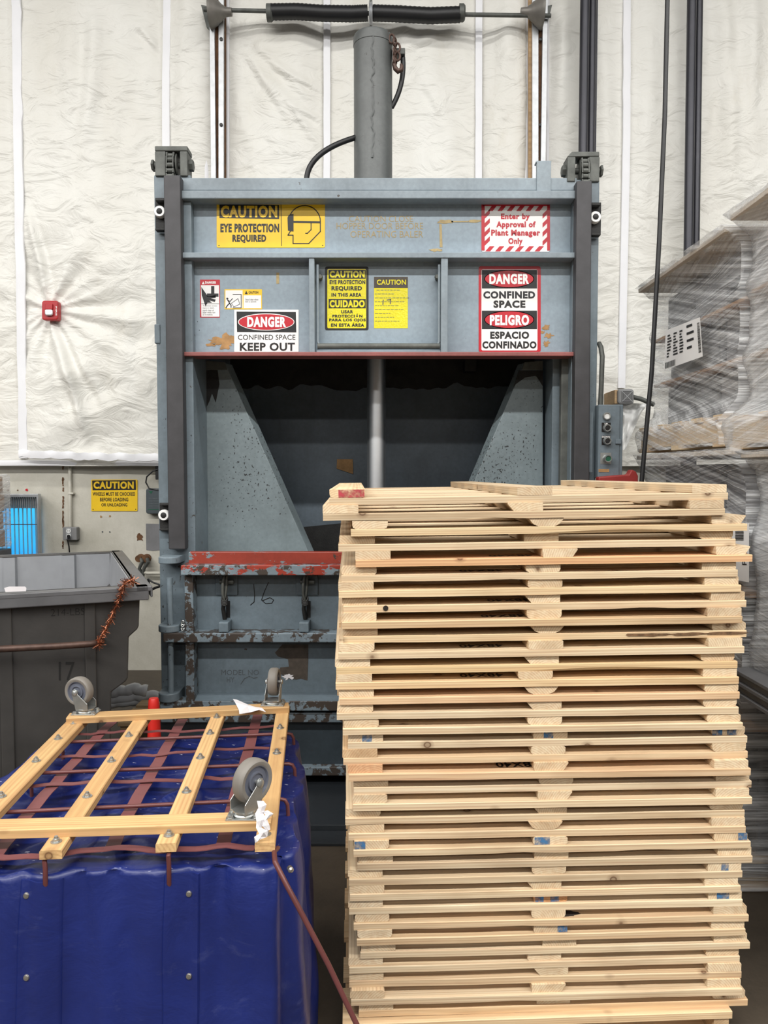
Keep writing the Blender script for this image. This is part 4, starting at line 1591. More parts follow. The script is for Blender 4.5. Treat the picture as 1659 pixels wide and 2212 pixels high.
def caster(p, yaw, r, wd, name_label=None, beam_=None, side=1):
    """inverted swivel caster: plate at p, wheel overhead; yaw = travel direction of the wheel"""
    root = bpy.data.objects.new('caster', None)
    col.objects.link(root)
    root.location = p
    attach(root, cart)
    PM = Matrix.Translation(V(p))
    fw = V((cos(yaw), sin(yaw), 0))
    ax = V((-sin(yaw), cos(yaw), 0))
    up = V((0, 0, 1))
    O = V((0, 0, 0))

    def sub(mb, n, m, **k):
        return mb.build(n, m, root, local=True, **k)
    mb = MB()
    mb.beam(V((-.036, 0, .0015)), V((.036, 0, .0015)), .052, .003)
    pl = sub(mb, 'mounting_plate', 'zinc', bevel=.001)
    for sx in (-1, 1):
        for sy in (-1, 1):
            sub(MB().lathe(V((sx * .027, sy * .018, .003)), (0, 0, 1), [(0, .0085), (.002, .0085), (.002, .0062), (.006, .006), (.007, .004)], 6 if 0 else 14), 'plate_bolt', 'zinc', smooth=True)
    sub(MB().lathe(V((0, 0, .003)), (0, 0, 1), [(0, .024), (.004, .026), (.008, .022), (.009, .025), (.013, .025), (.014, .02)], 28), 'swivel_race', 'zinc', smooth=True)
    wc = up * (.022 + r) + fw * (-.022)
    # two fork legs joined by a crown
    mb = MB()
    for s in (-1, 1):
        o_ = ax * (s * (wd / 2 + .006))
        base = [o_ * 1 + fw * .020 + up * .014, o_ + fw * -.020 + up * .014]
        tip = wc + o_
        prof = [base[0], base[1], base[1] + up * .016 + fw * -.004, tip - fw * .010 - up * .006, tip - fw * .008 + up * .008, tip + up * .011, tip + fw * .008 + up * .008, tip + fw * .010 - up * .004, base[0] + up * .020]
        mb.prism(prof, ax * (s * .0022))
    mb.hexa([fw * -.020 + up * .013 - ax * (wd / 2 + .008), fw * .020 + up * .013 - ax * (wd / 2 + .008), fw * .020 + up * .013 + ax * (wd / 2 + .008), fw * -.020 + up * .013 + ax * (wd / 2 + .008),
             fw * -.020 + up * .0155 - ax * (wd / 2 + .008), fw * .020 + up * .0155 - ax * (wd / 2 + .008), fw * .020 + up * .0155 + ax * (wd / 2 + .008), fw * -.020 + up * .0155 + ax * (wd / 2 + .008)])
    sub(mb, 'fork', 'zinc', bevel=.0008)
    h = wd / 2
    tread = MB().lathe(wc - ax * h, ax, [(0.0015, r * .72), (0, r * .78), (0, r * .90), (h * .22, r * .975), (h * .6, r), (h * 1.4, r), (h * 1.78, r * .975), (wd, r * .90), (wd, r * .78), (wd - .0015, r * .72)], 48, cap=False)
    sub(tread, 'tread', 'greyrubber', smooth=True)
    hub = MB().lathe(wc - ax * h, ax, [(.004, r * .36), (0.001, r * .38), (0.001, r * .44), (.006, r * .46), (.006, r * .64), (.0015, r * .70), (.0015, r * .75), (wd - .0015, r * .75), (wd - .0015, r * .70), (wd - .006, r * .64), (wd - .006, r * .46), (wd - .001, r * .44), (wd - .001, r * .38), (wd - .004, r * .36)], 40)
    sub(hub, 'hub', 'greyhub', smooth=True)
    sub(MB().lathe(wc - ax * (h + .014), ax, [(0, .004), (.002, .0075), (.006, .0078), (.006, .005), (wd + .020, .005), (wd + .020, .0085), (wd + .025, .0085), (wd + .027, .005)], 12), 'axle', 'zinc', smooth=True)
    return root


def on_beam(px, py, z=ZB):
    return G(px, py, z)


caster(G(529, 1762, ZB), radians(-128), .0465, .031)
caster(G(186, 1540, ZB), radians(-14), .043, .029)
caster(G(590, 1521, ZB), radians(-92), .043, .029)

# steel rods that run across and bend down at the sides
ZR = ZS - ST - .0045
for (a, b, mid, down) in (((145, 1603), (622, 1584.6), (633, 1592), (639, 1634)), ((78, 1670), (623, 1650), (630, 1663), (633, 1702)), ((-40, 1757), (606, 1726), (614, 1740), (624, 1800))):
    p0, p1 = G(*a, ZR), G(*b, ZR)
    d = (p1 - p0).normalized()
    pts = [p0 + V((0, 0, -.10)) - d * .012, p0 + V((0, 0, -.02)) - d * .012, p0 - d * .006 + V((0, 0, -.004)), p0, p0.lerp(p1, .5), p1, p1 + d * .010 + V((0, 0, -.003)), p1 + d * .016 + V((0, 0, -.014)), p1 + d * .020 + V((0, 0, -.085))]
    cp(MB().tube(pts, .0046, 10), 'cross_rod', 'maroon', None, 0, True)
# woven flat straps
ZT_ = ZS - ST - .012


def strap(pts, w, name='strap', z=ZT_, rnd=.0016):
    pp = [G(a, b, z) for a, b in pts]
    mb = MB()
    n = 28
    rows = []
    for i in range(n + 1):
        t = i / n * (len(pp) - 1)
        k = min(int(t), len(pp) - 2)
        p = pp[k].lerp(pp[k + 1], t - k)
        d = (pp[k + 1] - pp[k]).normalized()
        s = V((-d.y, d.x, 0)) * (w / 2)
        dz = V((0, 0, rnd * sin(i * 1.35 + pts[0][0])))
        rows.append([mb.v(p - s + dz), mb.v(p + s + dz), mb.v(p + s + dz + V((0, 0, .0018))), mb.v(p - s + dz + V((0, 0, .0018)))])
    for a, b in zip(rows, rows[1:]):
        for i in range(4):
            j = (i + 1) % 4
            mb.f((a[i], a[j], b[j], b[i]))
    mb.f(rows[0][::-1]); mb.f(rows[-1])
    return cp(mb, name, 'strap')


for pts, w in (([(164, 1588), (260, 1581), (420, 1580), (593, 1569)], .016), ([(111, 1635), (240, 1634), (330, 1632), (450, 1620), (582, 1616)], .016), ([(48, 1700), (200, 1690), (390, 1686), (440, 1681), (527, 1685)], .018),
               ([(-120, 1850), (0, 1852), (88, 1852), (160, 1842), (250, 1831), (338, 1838), (400, 1836), (481, 1828), (551, 1832)], .020)):
    strap(pts, w)
for pts, w in (([(248, 1554), (200, 1602), (130, 1680), (58, 1762), (-10, 1850)], .030), ([(395, 1554), (340, 1650), (281, 1752), (243, 1829)], .030), ([(557, 1544), (540, 1610), (504, 1739), (482, 1826)], .030)):
    strap(pts, w, z=ZT_ - .004)

# blue cover
fy = 1.505
zt = .662
FL = V((-1.02, fy - .06)); FR = V((P(646, 1900, fy).x, fy + .01))
BR = V((P(650, 1600, 2.36).x, 2.34)); BLc = V((-1.00, 2.24))


def cover_pt(u, v):
    """u around (0..1), v: 0 floor .. 0.62 top edge .. 1 centre of roof"""
    cs = [FL, FR, BR, BLc]
    ls = [.40, .24, .24, .12]
    acc = 0
    for k in range(4):
        if u <= acc + ls[k] or k == 3:
            t = (u - acc) / ls[k]
            break
        acc += ls[k]
    t = min(1, max(0, t))
    a, b = cs[k], cs[(k + 1) % 4]
    p = a.lerp(b, t)
    c = (FL + FR + BR + BLc) / 4
    # rounded corners
    e = min(t, 1 - t)
    cut = .055 * max(0, 1 - e / .09) ** 2
    if k in (2, 3):
        cut *= .6
    d = (b - a).normalized()
    n = V((d.y, -d.x))
    p = p + (c - p).normalized() * cut
    if v <= .62:
        h = v / .62
        z = .03 + (zt - .03) * h
        flare = (1 - h) ** 1.2 * .028
        x = p.x * 1
        f1 = .0095 * noise.noise(V((u * 34, h * .7, 1))) + .006 * sin(u * 150) * (.4 + .6 * h)
        f2 = .010 * noise.noise(V((u * 20, h * 4.0, 5)))
        top = max(0, (h - .80) / .2)
        f3 = .014 * top * noise.noise(V((u * 60, 0, 8)))
        if k == 0:      # pockets that hold the pegs
            for bx_, wd_ in ((P(98, 1900, 1.5).x, .022), (P(365, 1900, 1.5).x, .022), (P(572, 1900, 1.5).x, .03)):
                f1 += .014 * (.25 + .75 * h) * math.exp(-((p.x - bx_) / wd_) ** 2) - .008 * math.exp(-((p.x - bx_ - .045) / .018) ** 2)
        q = p + n * (flare + f1 + f2 + f3 - .010 * top ** 2)
        if k == 1:      # folded corner sticking out on the right side
            q = q + n * (.020 * math.exp(-((t - .55) / .13) ** 2) * (1 - .3 * h))
        z += .010 * top * noise.noise(V((u * 40, 1, 2)))
        return V((q.x, q.y, z))
    s = (v - .62) / .38
    r = 1 - s ** .8
    q = c + (p - c) * (r * .985)
    wr = noise.noise(V((q.x * 5, q.y * 11 + q.x * 3, 2.2)))
    wr2 = 1 - abs(noise.noise(V((q.x * 8 + 3, q.y * 9 - q.x * 4, 6.2)))) * 2
    edge = min(1, s * 5)
    z = zt - .004 + edge * (.024 * wr + .016 * wr2 - .020) + .008 * noise.noise(V((u * 46, 1, 2))) * (1 - edge)
    return V((q.x, q.y, min(z, zt + .016)))


mb = MB()
g = mb.grid(cover_pt, 260, 110, True)
mb.f(g[-1])
for fc in mb.bm.faces:
    c_ = fc.calc_center_median()
    if c_.z > zt - .03 and fc.index >= 0:
        fc.material_index = 1
mb.bm.faces.index_update()
for fc in mb.bm.faces:
    fc.material_index = 1 if (fc.index // 260 >= 67) else 0
cov = cp(mb, 'cover', ['vinyl', 'vinyltop'], None, 0, True)
cov.data.set_sharp_from_angle(angle=3.1)


# front pegs from the slat ends into the cover pockets
for px, py0, py1 in ((98, 1850, 1908), (365, 1838, 1908), (-118, 1850, 1908)):
    q = G(px, py0, ZS - ST)
    e = P(px, py1, 1.46)
    for _ in range(3):
        tt = (e.x - FL.x) / (FR.x - FL.x)
        e = P(px, py1, cover_pt(.40 * tt, .62 * (e.z - .03) / (zt - .03)).y - .004)
    cp(MB().tube([q + V((0, .03, -.003)), q + V((0, .004, -.003)), q.lerp(e, .12) + V((0, -.004, 0)), q.lerp(e, .5), e, e + V((0, .012, -.02))], .0048, 10), 'front_peg', 'maroon', None, 0, True)
# pocket flaps with snaps, lying against the front of the cover
def front_y(x):
    best = None
    t = (x - FL.x) / (FR.x - FL.x)
    return FL.y + (FR.y - FL.y) * t


def flap(px0, px1, py0, py1):
    mb = MB()
    yb = 1.47

    def fn(u, v):
        a = P(px0 + (px1 - px0) * u, py0 + (py1 - py0) * v, yb)
        a.z = min(a.z, zt - .012)
        tt = (a.x - FL.x) / (FR.x - FL.x)
        q = cover_pt(.40 * tt, .62 * (max(.04, a.z) - .03) / (zt - .03))
        off = .0005 if (u > .999 or u < .001 or v < .001) else .0045
        return V((a.x, q.y - off, a.z))
    mb.grid(fn, 26, 60)
    return cp(mb, 'pocket_flap', 'vinyl', cov, 0, True)


for px0, px1, sx, rows in ((42, 132, 57, (1935, 2112)), (348, 424, 408, (1931, 2109))):
    fl = flap(px0, px1, 1892 if px0 < 300 else 1890, 2290)
    for py in rows:
        q = P(sx, py, 1.46)
        for _ in range(3):
            cq = cover_pt(.40 * (q.x - FL.x) / (FR.x - FL.x), .62 * (q.z - .03) / (zt - .03))
            q = P(sx, py, cq.y - .005)
        mb = MB().lathe(q + V((0, .006, 0)), (0, -1, 0), [(0, .0066), (.006, .0064), (.0085, .005), (.0095, .002)], 20)
        o = mb.build('snap', 'snap', fl, smooth=True)
q = P(624, 1881, 1.50)
MB().lathe(q + V((.0, .01, 0)), (.5, -1, 0), [(0, .006), (.009, .006), (.012, .003)], 16).build('snap', 'snap', cov, smooth=True)
# loose rod hanging from the right front corner
r0 = P(593, 1843, 1.50)
pts = [P(600, 1832, 1.53), P(592, 1840, 1.50), P(594, 1862, 1.47), P(618, 1910, 1.45), P(650, 1970, 1.44), P(710, 2085, 1.43), P(772, 2216, 1.42)]
d = pts[-1] - pts[-2]
pts.append(pts[-1] + d * ((pts[-1].z - .02) / -d.z))
cp(MB().tube(pts, .0052, 10), 'loose_rod', 'maroon', None, 0, True)

# ---- torn paper scraps
def scrap(pts, z, label, hang=None):
    mb = MB()
    if hang is None:
        top = [G(a, b, z) + V((0, 0, .012 * abs(noise.noise(V((a * .07, b * .07, 1)))) + .0015)) for a, b in pts]
    else:
        top = [P(a, b, c) for a, b, c in pts]
    c = sum(top, V((0, 0, 0))) / len(top)
    cv = mb.v(c + V((0, -.002, .004)))
    vs = [mb.v(p) for p in top]
    for i in range(len(vs)):
        mb.f((cv, vs[i], vs[(i + 1) % len(vs)]))
    o = mb.build('paper_scrap', 'paper')
    so = o.modifiers.new('thickness', 'SOLIDIFY')
    so.thickness = .0008
    return tag(o, label, 'paper scrap')


scrap([(503, 1512), (512, 1514), (535, 1526), (556, 1530), (566, 1533), (574, 1541), (560, 1538), (540, 1540), (517, 1547), (516, 1535), (508, 1522)], ZB + .001, 'white torn paper scrap lying on the far wooden beam of the cart')
yy = 1.555
mb = MB()
path = [(562, 1730, yy - .02, 7), (567, 1742, yy - .03, 9), (560, 1758, yy - .035, 9), (565, 1772, yy - .045, 11), (559, 1788, yy - .05, 6), (570, 1798, yy - .055, 10), (563, 1808, yy - .06, 14), (556, 1818, yy - .062, 5)]
rows = []
for i, (a, b, y, w) in enumerate(path):
    rows.append([mb.v(P(a - w, b + (i % 2) * 3, y)), mb.v(P(a, b, y - .008 * (1 if i % 2 else -.3))), mb.v(P(a + w, b - (i % 2) * 4, y + .004))])
for a, b in zip(rows, rows[1:]):
    for i in range(2):
        mb.f((a[i], a[i + 1], b[i + 1], b[i]))
l2 = [(572, 1752, yy - .03, 6), (582, 1760, yy - .035, 9), (573, 1772, yy - .045, 4), (574, 1784, yy - .05, 8), (580, 1794, yy - .05, 4)]
rows2 = [rows[2]]
for i, (a, b, y, w) in enumerate(l2):
    rows2.append([mb.v(P(a - w, b, y)), mb.v(P(a, b, y - .006)), mb.v(P(a + w, b - 2, y + .003))])
for a, b in zip(rows2, rows2[1:]):
    for i in range(2):
        mb.f((a[i], a[i + 1], b[i + 1], b[i]))
o = mb.build('paper_scrap', 'paper')
so = o.modifiers.new('thickness', 'SOLIDIFY'); so.thickness = .0008
tag(o, 'crumpled strip of torn white paper hanging beside the nearest caster', 'paper scrap')

# ================================================================= GREY BIN
BA = radians(23.0)
bu = V((cos(BA), sin(BA), 0)); bv = V((-sin(BA), cos(BA), 0))
bo = P(302, 1266, 3.0); bo.z = 0
ZRIM = P(302, 1264, 3.0).z
b_in = thing('grey_bin', 'large charcoal plastic bin on floor against the beige wall, left side', 'bin', tuple(bo))
BLN, BWD = 1.75, 1.42


def B(s, t, z):
    """s along the front from the right corner leftwards (negative = left), t depth"""
    return bo + bu * s + bv * t + V((0, 0, z))


def zat(py, s=0):
    p = B(s, 0, 0)
    return EYE + (1022 - py) / F * p.y


k = 3.0 / F
prof = [(0, ZRIM), (0, zat(1290)), (-.006, zat(1355)), (-.012, zat(1362)), (-.044, zat(1377)), (-.050, zat(1466)), (-.058, zat(1474)), (-.112, zat(1494)), (-.118, zat(1600)), (-.125, .10), (-BLN, .10), (-BLN, ZRIM)]
mb = MB()
mb.prism([B(s, 0, z) for s, z in prof], bv * .025)
mb.prism([B(s, BWD - .025, z) for s, z in prof], bv * .025)
# stepped right end joining the two
for (s0, z0), (s1, z1) in zip(prof[:9], prof[1:10]):
    mb.hexa([B(s1 - .02, .025, z1), B(s1, .025, z1), B(s1, BWD - .025, z1), B(s1 - .02, BWD - .025, z1), B(s0 - .02, .025, z0), B(s0, .025, z0), B(s0, BWD - .025, z0), B(s0 - .02, BWD - .025, z0)])
mb.hexa([B(-BLN, .02, .10), B(-.13, .02, .10), B(-.13, BWD - .02, .10), B(-BLN, BWD - .02, .10), B(-BLN, .02, .13), B(-.13, .02, .13), B(-.13, BWD - .02, .13), B(-BLN, BWD - .02, .13)])
body = mb.build('body', 'bin', b_in, bevel=.008)
# inner liner faces are a lighter plastic
mb = MB()


def inner(u, v):
    s = -BLN + (BLN - .03) * u
    ph = (u * BLN / .30) % 1.0
    rib = .022 if ph < .22 else 0.0
    return B(s, BWD - .03 - rib - .05 * (1 - v), ZRIM - .008 - .75 * (1 - v))


mb.grid(inner, 160, 6)
rb = mb.build('ribbed_inner_wall', 'binin', b_in, smooth=True)
mb = MB().hexa([B(-.036, .03, ZRIM - .17), B(-.031, .03, ZRIM - .17), B(-.031, BWD - .03, ZRIM - .17), B(-.036, BWD - .03, ZRIM - .17), B(-.026, .03, ZRIM - .004), B(-.021, .03, ZRIM - .004), B(-.021, BWD - .03, ZRIM - .004), B(-.026, BWD - .03, ZRIM - .004)])
mb.build('inner_end_wall', 'binin', b_in)
# rim: a rolled lip all round
mb = MB()
for a, b in ((B(-BLN, -.012, 0), B(.03, -.012, 0)), (B(-BLN, BWD + .012, 0), B(.03, BWD + .012, 0))):
    mb.beam(V((a.x, a.y, ZRIM - .010)), V((b.x, b.y, ZRIM - .010)), .062, .020)
    out = bv * (-.040 if a.y < b.y and (a - B(-BLN, 0, 0)).length < .1 else .040)
    mb.beam(V((a.x, a.y, ZRIM - .032)) + out * .65, V((b.x, b.y, ZRIM - .032)) + out * .65, .008, .044)
a, b = B(.012, -.043, 0), B(.012, BWD + .043, 0)
mb.beam(V((a.x, a.y, ZRIM - .010)), V((b.x, b.y, ZRIM - .010)), .062, .020)
mb.beam(V((a.x, a.y, ZRIM - .026)) + bu * .028, V((b.x, b.y, ZRIM - .026)) + bu * .028, .008, .036)
rim = mb.build('rim', 'binrim', b_in, bevel=.007)
# front ribs
for s0, s1 in ((-.205, -.165), (-.50, -.455), (-.85, -.805)):
    mb = MB().hexa([B(s0, -.010, .12), B(s1, -.010, .12), B(s1, .002, .12), B(s0, .002, .12), B(s0, -.010, ZRIM - .05), B(s1, -.010, ZRIM - .05), B(s1, .002, ZRIM - .05), B(s0, .002, ZRIM - .05)])
    mb.build('front_rib', 'bin', b_in, bevel=.004)


def onbin(px, py, off=-.0015):
    d = ray(px, py)
    n = V((sin(BA), -cos(BA), 0))
    pl = B(0, off, 0)
    e = V((0, 0, EYE))
    t = (pl - e).dot(n) / d.dot(n)
    return e + d * t


mb = MB()
add_text(mb, '214-LBS', lambda u, v: onbin(110 + 73 * u, 1331 - 15 * v - 3 * u), -.012)
mb.build('handwritten_weight', 'bininkm', body)
mb = MB()
add_text(mb, '17', lambda u, v: onbin(127 + 34 * u, 1470 - 40 * v, -.0015), .0)
mb.build('stencilled_number', 'bininkm', body)
mb = MB()
pts = [(9, 1270), (20, 1267), (54, 1267), (57, 1270), (56, 1277), (30, 1278), (12, 1279)]
mb.poly([onbin(a, b, -.0475) for a, b in pts])
mb.build('torn_label', 'paper', rim)
# push handle
pts = [onbin(-420, 1430, -.0), onbin(-400, 1428, -.07), onbin(-80, 1408, -.07), onbin(0, 1402, -.07), onbin(120, 1396, -.07), onbin(196, 1391, -.07), onbin(208, 1389, -.06), onbin(216, 1386, -.03), onbin(220, 1384, .0)]
hd = MB().tube(pts, .0125, 14).build('handle', 'hookm', b_in, smooth=True)
# bin axle wheels on the floor
for s in (-.30, -1.45):
    for t_ in (.12, BWD - .12):
        q = B(s, t_, .055)
        mb = MB().lathe(q - bv * .02, bv, [(0, .04), (.002, .052), (.038, .052), (.04, .04)], 28)
        w = mb.build('wheel', 'black', b_in, smooth=True)
        MB().beam(q + V((0, 0, .02)) - bv * .025, q + V((0, 0, .02)) + bv * .025, .03, .10).build('wheel_bracket', 'zinc', w)

# tinsel garland hanging over the rim and down to the handle
cent = [onbin(a, b, c) for a, b, c in ((290, 1256, -.02), (278, 1254, -.06), (268, 1262, -.075), (262, 1282, -.06), (254, 1302, -.045), (245, 1322, -.04), (237, 1342, -.045), (228, 1358, -.05), (220, 1372, -.06), (212, 1385, -.075), (214, 1394, -.08))]
mb = MB()
mb.tube(cent, .004, 6)
rr_ = random.Random(5)
for i in range(len(cent) - 1):
    for k in range(52):
        p = cent[i].lerp(cent[i + 1], rr_.random())
        d = V((rr_.gauss(0, 1), rr_.gauss(0, 1), rr_.gauss(0, 1))).normalized()
        w = d.cross(V((rr_.gauss(0, 1), rr_.gauss(0, 1), rr_.gauss(0, 1)))).normalized() * .0016
        l = rr_.uniform(.012, .026) * (1.25 if i < 3 else 1)
        e = p + d * l + V((0, 0, -.004))
        mb.f([mb.v(p - w), mb.v(p + w), mb.v(e + w * .6), mb.v(e - w * .6)])
o = mb.build('tinsel_garland', 'copper')
tag(o, 'copper tinsel garland draped from the bin rim to its handle', 'garland')

# ================================================================= THINGS ON AND BY THE LEFT WALL
WL = WY - .003
# fire alarm
q = P(108, 671, 5.50)
t = thing('fire_alarm', 'red fire alarm strobe on the white liner wall at left', 'fire alarm', tuple(q))
yf = 5.47
mb = MB().prism([P(*p, yf) for p in rrect(90, 649, 125, 691, 5)], V((0, .06, 0)))
bd = mb.build('housing', 'alarmred', t, bevel=.008)
mb = MB().prism([P(*p, yf - .012) for p in rrect(97, 656, 113, 668, 1)], V((0, .013, 0)))
mb.build('sounder_grille', 'alarmred', t, bevel=.003)
mb = MB().prism([P(*p, yf - .022) for p in rrect(96, 668, 113, 681, 4)], V((0, .023, 0)))
mb.build('strobe_lens', 'chrome', t, bevel=.006)
mb = MB()
add_text(mb, 'FIRE', lambda u, v: P(120 + 3 * v, 662 + 20 * u, yf - .001), .02)
mb.build('lettering', 'signwhite', t)

# conduit and outlet
q = P(150, 1157, WL)
t = thing('power_outlet', 'grey steel outlet box with two sockets on the beige wall', 'outlet', tuple(q))
MB().fbox(135, 1139, 166, 1167, WL - .055, WL).build('box', 'hornsg', t, bevel=.005)
fp = MB().fbox(142, 1141, 154, 1164, WL - .058, WL - .054).build('face_plate', 'galv', t, bevel=.001)
for py in (1147, 1158):
    s = MB().prism([P(*p, WL - .061) for p in ell(148, py, 5, 4.4, 20)], V((0, .004, 0))).build('socket', 'white', t)
    for dx in (-1.8, 1.8):
        MB().fbox(148 + dx - .5, py - 1.8, 148 + dx + .5, py + 1.2, WL - .0616, WL - .0608).build('slot', 'ink', s)
MB().cyl(P(152, 1138, WL - .02), P(151, 1004, WL - .02), .0125, 14).build('conduit', 'block', t, smooth=True)
MB().fbox(147, 1064, 158, 1068, WL - .036, WL).build('conduit_strap', 'block', t, bevel=.002)
MB().tube([P(148, 1158, WL - .06), P(146, 1166, WL - .075), P(149, 1180, WL - .06), P(152, 1215, WL - .04)], .005, 8).build('plug_cord', 'black', t, smooth=True)
MB().cyl(P(148, 1158, WL - .06), P(148, 1159, WL - .085), .012, 14).build('plug', 'black', t, smooth=True)
# rusty crack strip
mb = MB()
rr_ = random.Random(2)
for a, b in ((1006, 1014), (1031, 1050), (1053, 1062), (1072, 1098), (1103, 1140), (1168, 1185)):
    n = 8
    L_ = [(135 + rr_.uniform(-1.6, .4), a + (b - a) * k / n) for k in range(n + 1)]
    R_ = [(137 + rr_.uniform(-.4, 1.8), a + (b - a) * k / n) for k in range(n, -1, -1)]
    mb.fpoly(L_ + R_, WL)
o = mb.build('trim_14', 'rust'); struct(o)
# paint patch, holes, rusty anchors
o = MB().fpoly([(315, 1131), (348, 1132), (348, 1188), (330, 1190), (316, 1188)], WL).build('trim_15', 'greyload'); struct(o)
for i, (px, py, r, m) in enumerate(((218, 1116, 2.4, 'flake'), (237, 1115, 2, 'flake'), (221, 1149, 1.6, 'greyink'), (237, 1149, 1.6, 'greyink'), (17, 1059, 1.8, 'rust'), (38, 1059, 1.6, 'rust'), (58, 1058, 3, 'signred'), (302, 1160, 6, 'rust'))):
    mb = MB(); blotch(mb, px, py, r, r * (1.3 if r > 5 else 1), WL, i, 16, .7)
    o = mb.build('trim_%d' % (16 + i), m); struct(o)
# hose valves
q = P(312, 1205, WL)
t = thing('hose_valve', 'pair of rusty pipe valves with grey hoses on beige wall beside baler', 'valve', tuple(q))
for i, px in enumerate((305, 318)):
    v_ = MB().lathe(P(px, 1205, WL), (0, -1, 0), [(0, .03), (.01, .03), (.012, .018), (.05, .018), (.052, .026), (.06, .026)], 18).build('valve_body', 'rust', t, smooth=True)
    MB().tube([P(px, 1207, WL - .05), P(px + 2, 1214, WL - .08), P(px - 4 - i * 3, 1228, WL - .07), P(308, 1245, WL - .05), P(309, 1290, WL - .03)], .013, 10).build('hose', 'iron', v_, smooth=True)
o = MB().tube([P(310, 1236, WL - .06), P(320, 1238, WL - .06), P(350, 1238, WL - .06)], .012, 10).build('wall_pipe', 'block', smooth=True)
tag(o, 'short beige pipe along the wall below the rusty valves', 'pipe')
# loose cables by the baler column
t = thing('loose_cables', 'black loose cables dangling between bin rim and baler column', 'cable', tuple(P(330, 1265, 4.2)))
y = 4.2
MB().tube([P(321, 1252, y), P(330, 1258, y), P(345, 1263, y), P(422, 1268, y)], .005, 8).build('cable', 'black', t, smooth=True)
MB().tube([P(422, 1262, y), P(346, 1266, y), P(335, 1270, y), P(322, 1276, y), P(312, 1283, y)], .007, 8).build('cable', 'black', t, smooth=True)
MB().tube([P(320, 1250, y), P(322, 1262, y), P(326, 1268, y), P(318, 1264, y)], .006, 8).build('cable', 'black', t, smooth=True)
# device behind the column
q = P(330, 1110, 5.2)
yv = WL - .06
t = thing('wall_device', 'slate-grey wall device with green stripe half hidden behind baler column', 'wall device', tuple(P(333, 1110, yv)))
MB().prism([P(*p, yv) for p in rrect(315, 1055, 360, 1110, 5)], V((0, .055, 0))).build('housing', 'devgrey', t, bevel=.006)
mb = MB()
mb.fpoly([(321, 1061), (330, 1061), (326, 1067)], yv - .001)
mb.build('green_mark', 'green', t)
mb = MB()
for k in range(4):
    mb.fpoly([(321, 1076 + k * 5.5), (346, 1076 + k * 5.5), (346, 1077.5 + k * 5.5), (321, 1077.5 + k * 5.5)], yv - .001)
mb.build('fine_print', 'greyink', t)
mb = MB(); mb.fpoly([(320, 1100), (346, 1100), (346, 1101.5), (320, 1101.5)], yv - .001)
mb.build('green_stripe', 'green', t)
o = MB().tube([P(348, 1012, yv), P(330, 1018, yv), P(317, 1030, yv), P(315, 1042, yv), P(322, 1055, yv), P(348, 1060, yv)], .0055, 8).build('cable', 'black', t, smooth=True)
MB().fbox(335, 1006, 348, 1036, yv, yv + .05).build('cable_block', 'black', t, bevel=.004)

# blue glowing strip panel in a grey frame
yv = WL - .02
t = thing('glowing_strip_panel', 'blue glowing strip panel in grey metal frame at left picture edge', 'strip panel', tuple(P(45, 1190, yv)))
mb = MB()
mb.fbox(-40, 1067, 80, 1074, yv - .05, yv); mb.fbox(78, 1067, 86, 1240, yv - .05, yv)
mb.build('frame', 'galv', t, bevel=.003)
for k in range(12):
    px = 78 - k * 9.2
    mb = MB()
    mb.fbox(px - 9, 1098 if k < 11 else 1100, px - .6, 1235, yv - .03 - (k % 2) * .006, yv - .024 - (k % 2) * .006)
    mb.build('glowing_strip', 'glow', t)
mb = MB()
for k in range(26):
    mb.fbox(-40 + k * 4.6, 1074, -37.5 + k * 4.6, 1098, yv - .030, yv - .018)
mb.build('grey_valance', 'greyload', t)
MB().fbox(-40, 1132, 80, 1134, yv - .040, yv - .037).build('cross_wire', 'greyink', t)
# wrapped brown carton just inside the left edge
t = thing('wrapped_cartons', 'film-wrapped brown cartons at left picture edge in front of glowing strips', 'carton stack', tuple(P(-30, 1200, 4.9)))
y = 4.9
for k, (a, b) in enumerate(((1028, 1066), (1067, 1104), (1105, 1142), (1143, 1180))):
    MB().box(-3.2, P(-20 + (k % 2) * 3, 0, 5.25).x, y, y + .35, P(0, b, 5.25).z, P(0, a, 5.25).z - .003).build('carton', 'cardboard', t, bevel=.006)
a, b = V((-3.22, 0, P(0, 1024, 5.25).z)), V((P(-12, 0, 5.25).x, 0, P(0, 1184, 5.25).z))
MB().box(a.x, b.x, y - .012, y + .42, b.z, a.z).build('wrap_film', 'film', t, bevel=.02)
zb = b.z
MB().box(a.x, b.x, y, y + .4, 0.0, zb - .005).build('under_stack', 'darkload', t, bevel=.006)

# floor clutter beyond the cart: rolled film and planks, cone
t = thing('film_bundle', 'crumpled grey plastic film bundle on the planks behind the bin', 'plastic film', tuple(P(300, 1520, 4.1)))
y = 4.15
for k, (pts, r) in enumerate((([(232, 1500), (262, 1492), (290, 1490), (322, 1494)], .035), ([(236, 1512), (280, 1508), (318, 1503), (352, 1504)], .030), ([(238, 1522), (276, 1517), (325, 1512), (352, 1512)], .024))):
    pp = []
    for i in range(len(pts) - 1):
        for j in range(8):
            f = j / 8
            pp.append((pts[i][0] + (pts[i + 1][0] - pts[i][0]) * f, pts[i][1] + (pts[i + 1][1] - pts[i][1]) * f))
    MB().tube([P(a, b, y) + V((0, .01 * noise.noise(V((a * .05, k, 0))), .014 * noise.noise(V((a * .05, k, 4))))) for a, b in pp], [r * (.9 + .25 * noise.noise(V((i * .25, k, 1)))) for i in range(len(pp))], 12).build('film_fold', 'haze', t, smooth=True)
t = thing('pallet', 'weathered wooden pallet on the floor between bin and baler, under plastic film', 'pallet', tuple(P(290, 1560, 3.95)))
a, b = P(225, 1526, 3.95), P(342, 1540, 3.95); a.x = -1.31
zt_ = a.z - .01
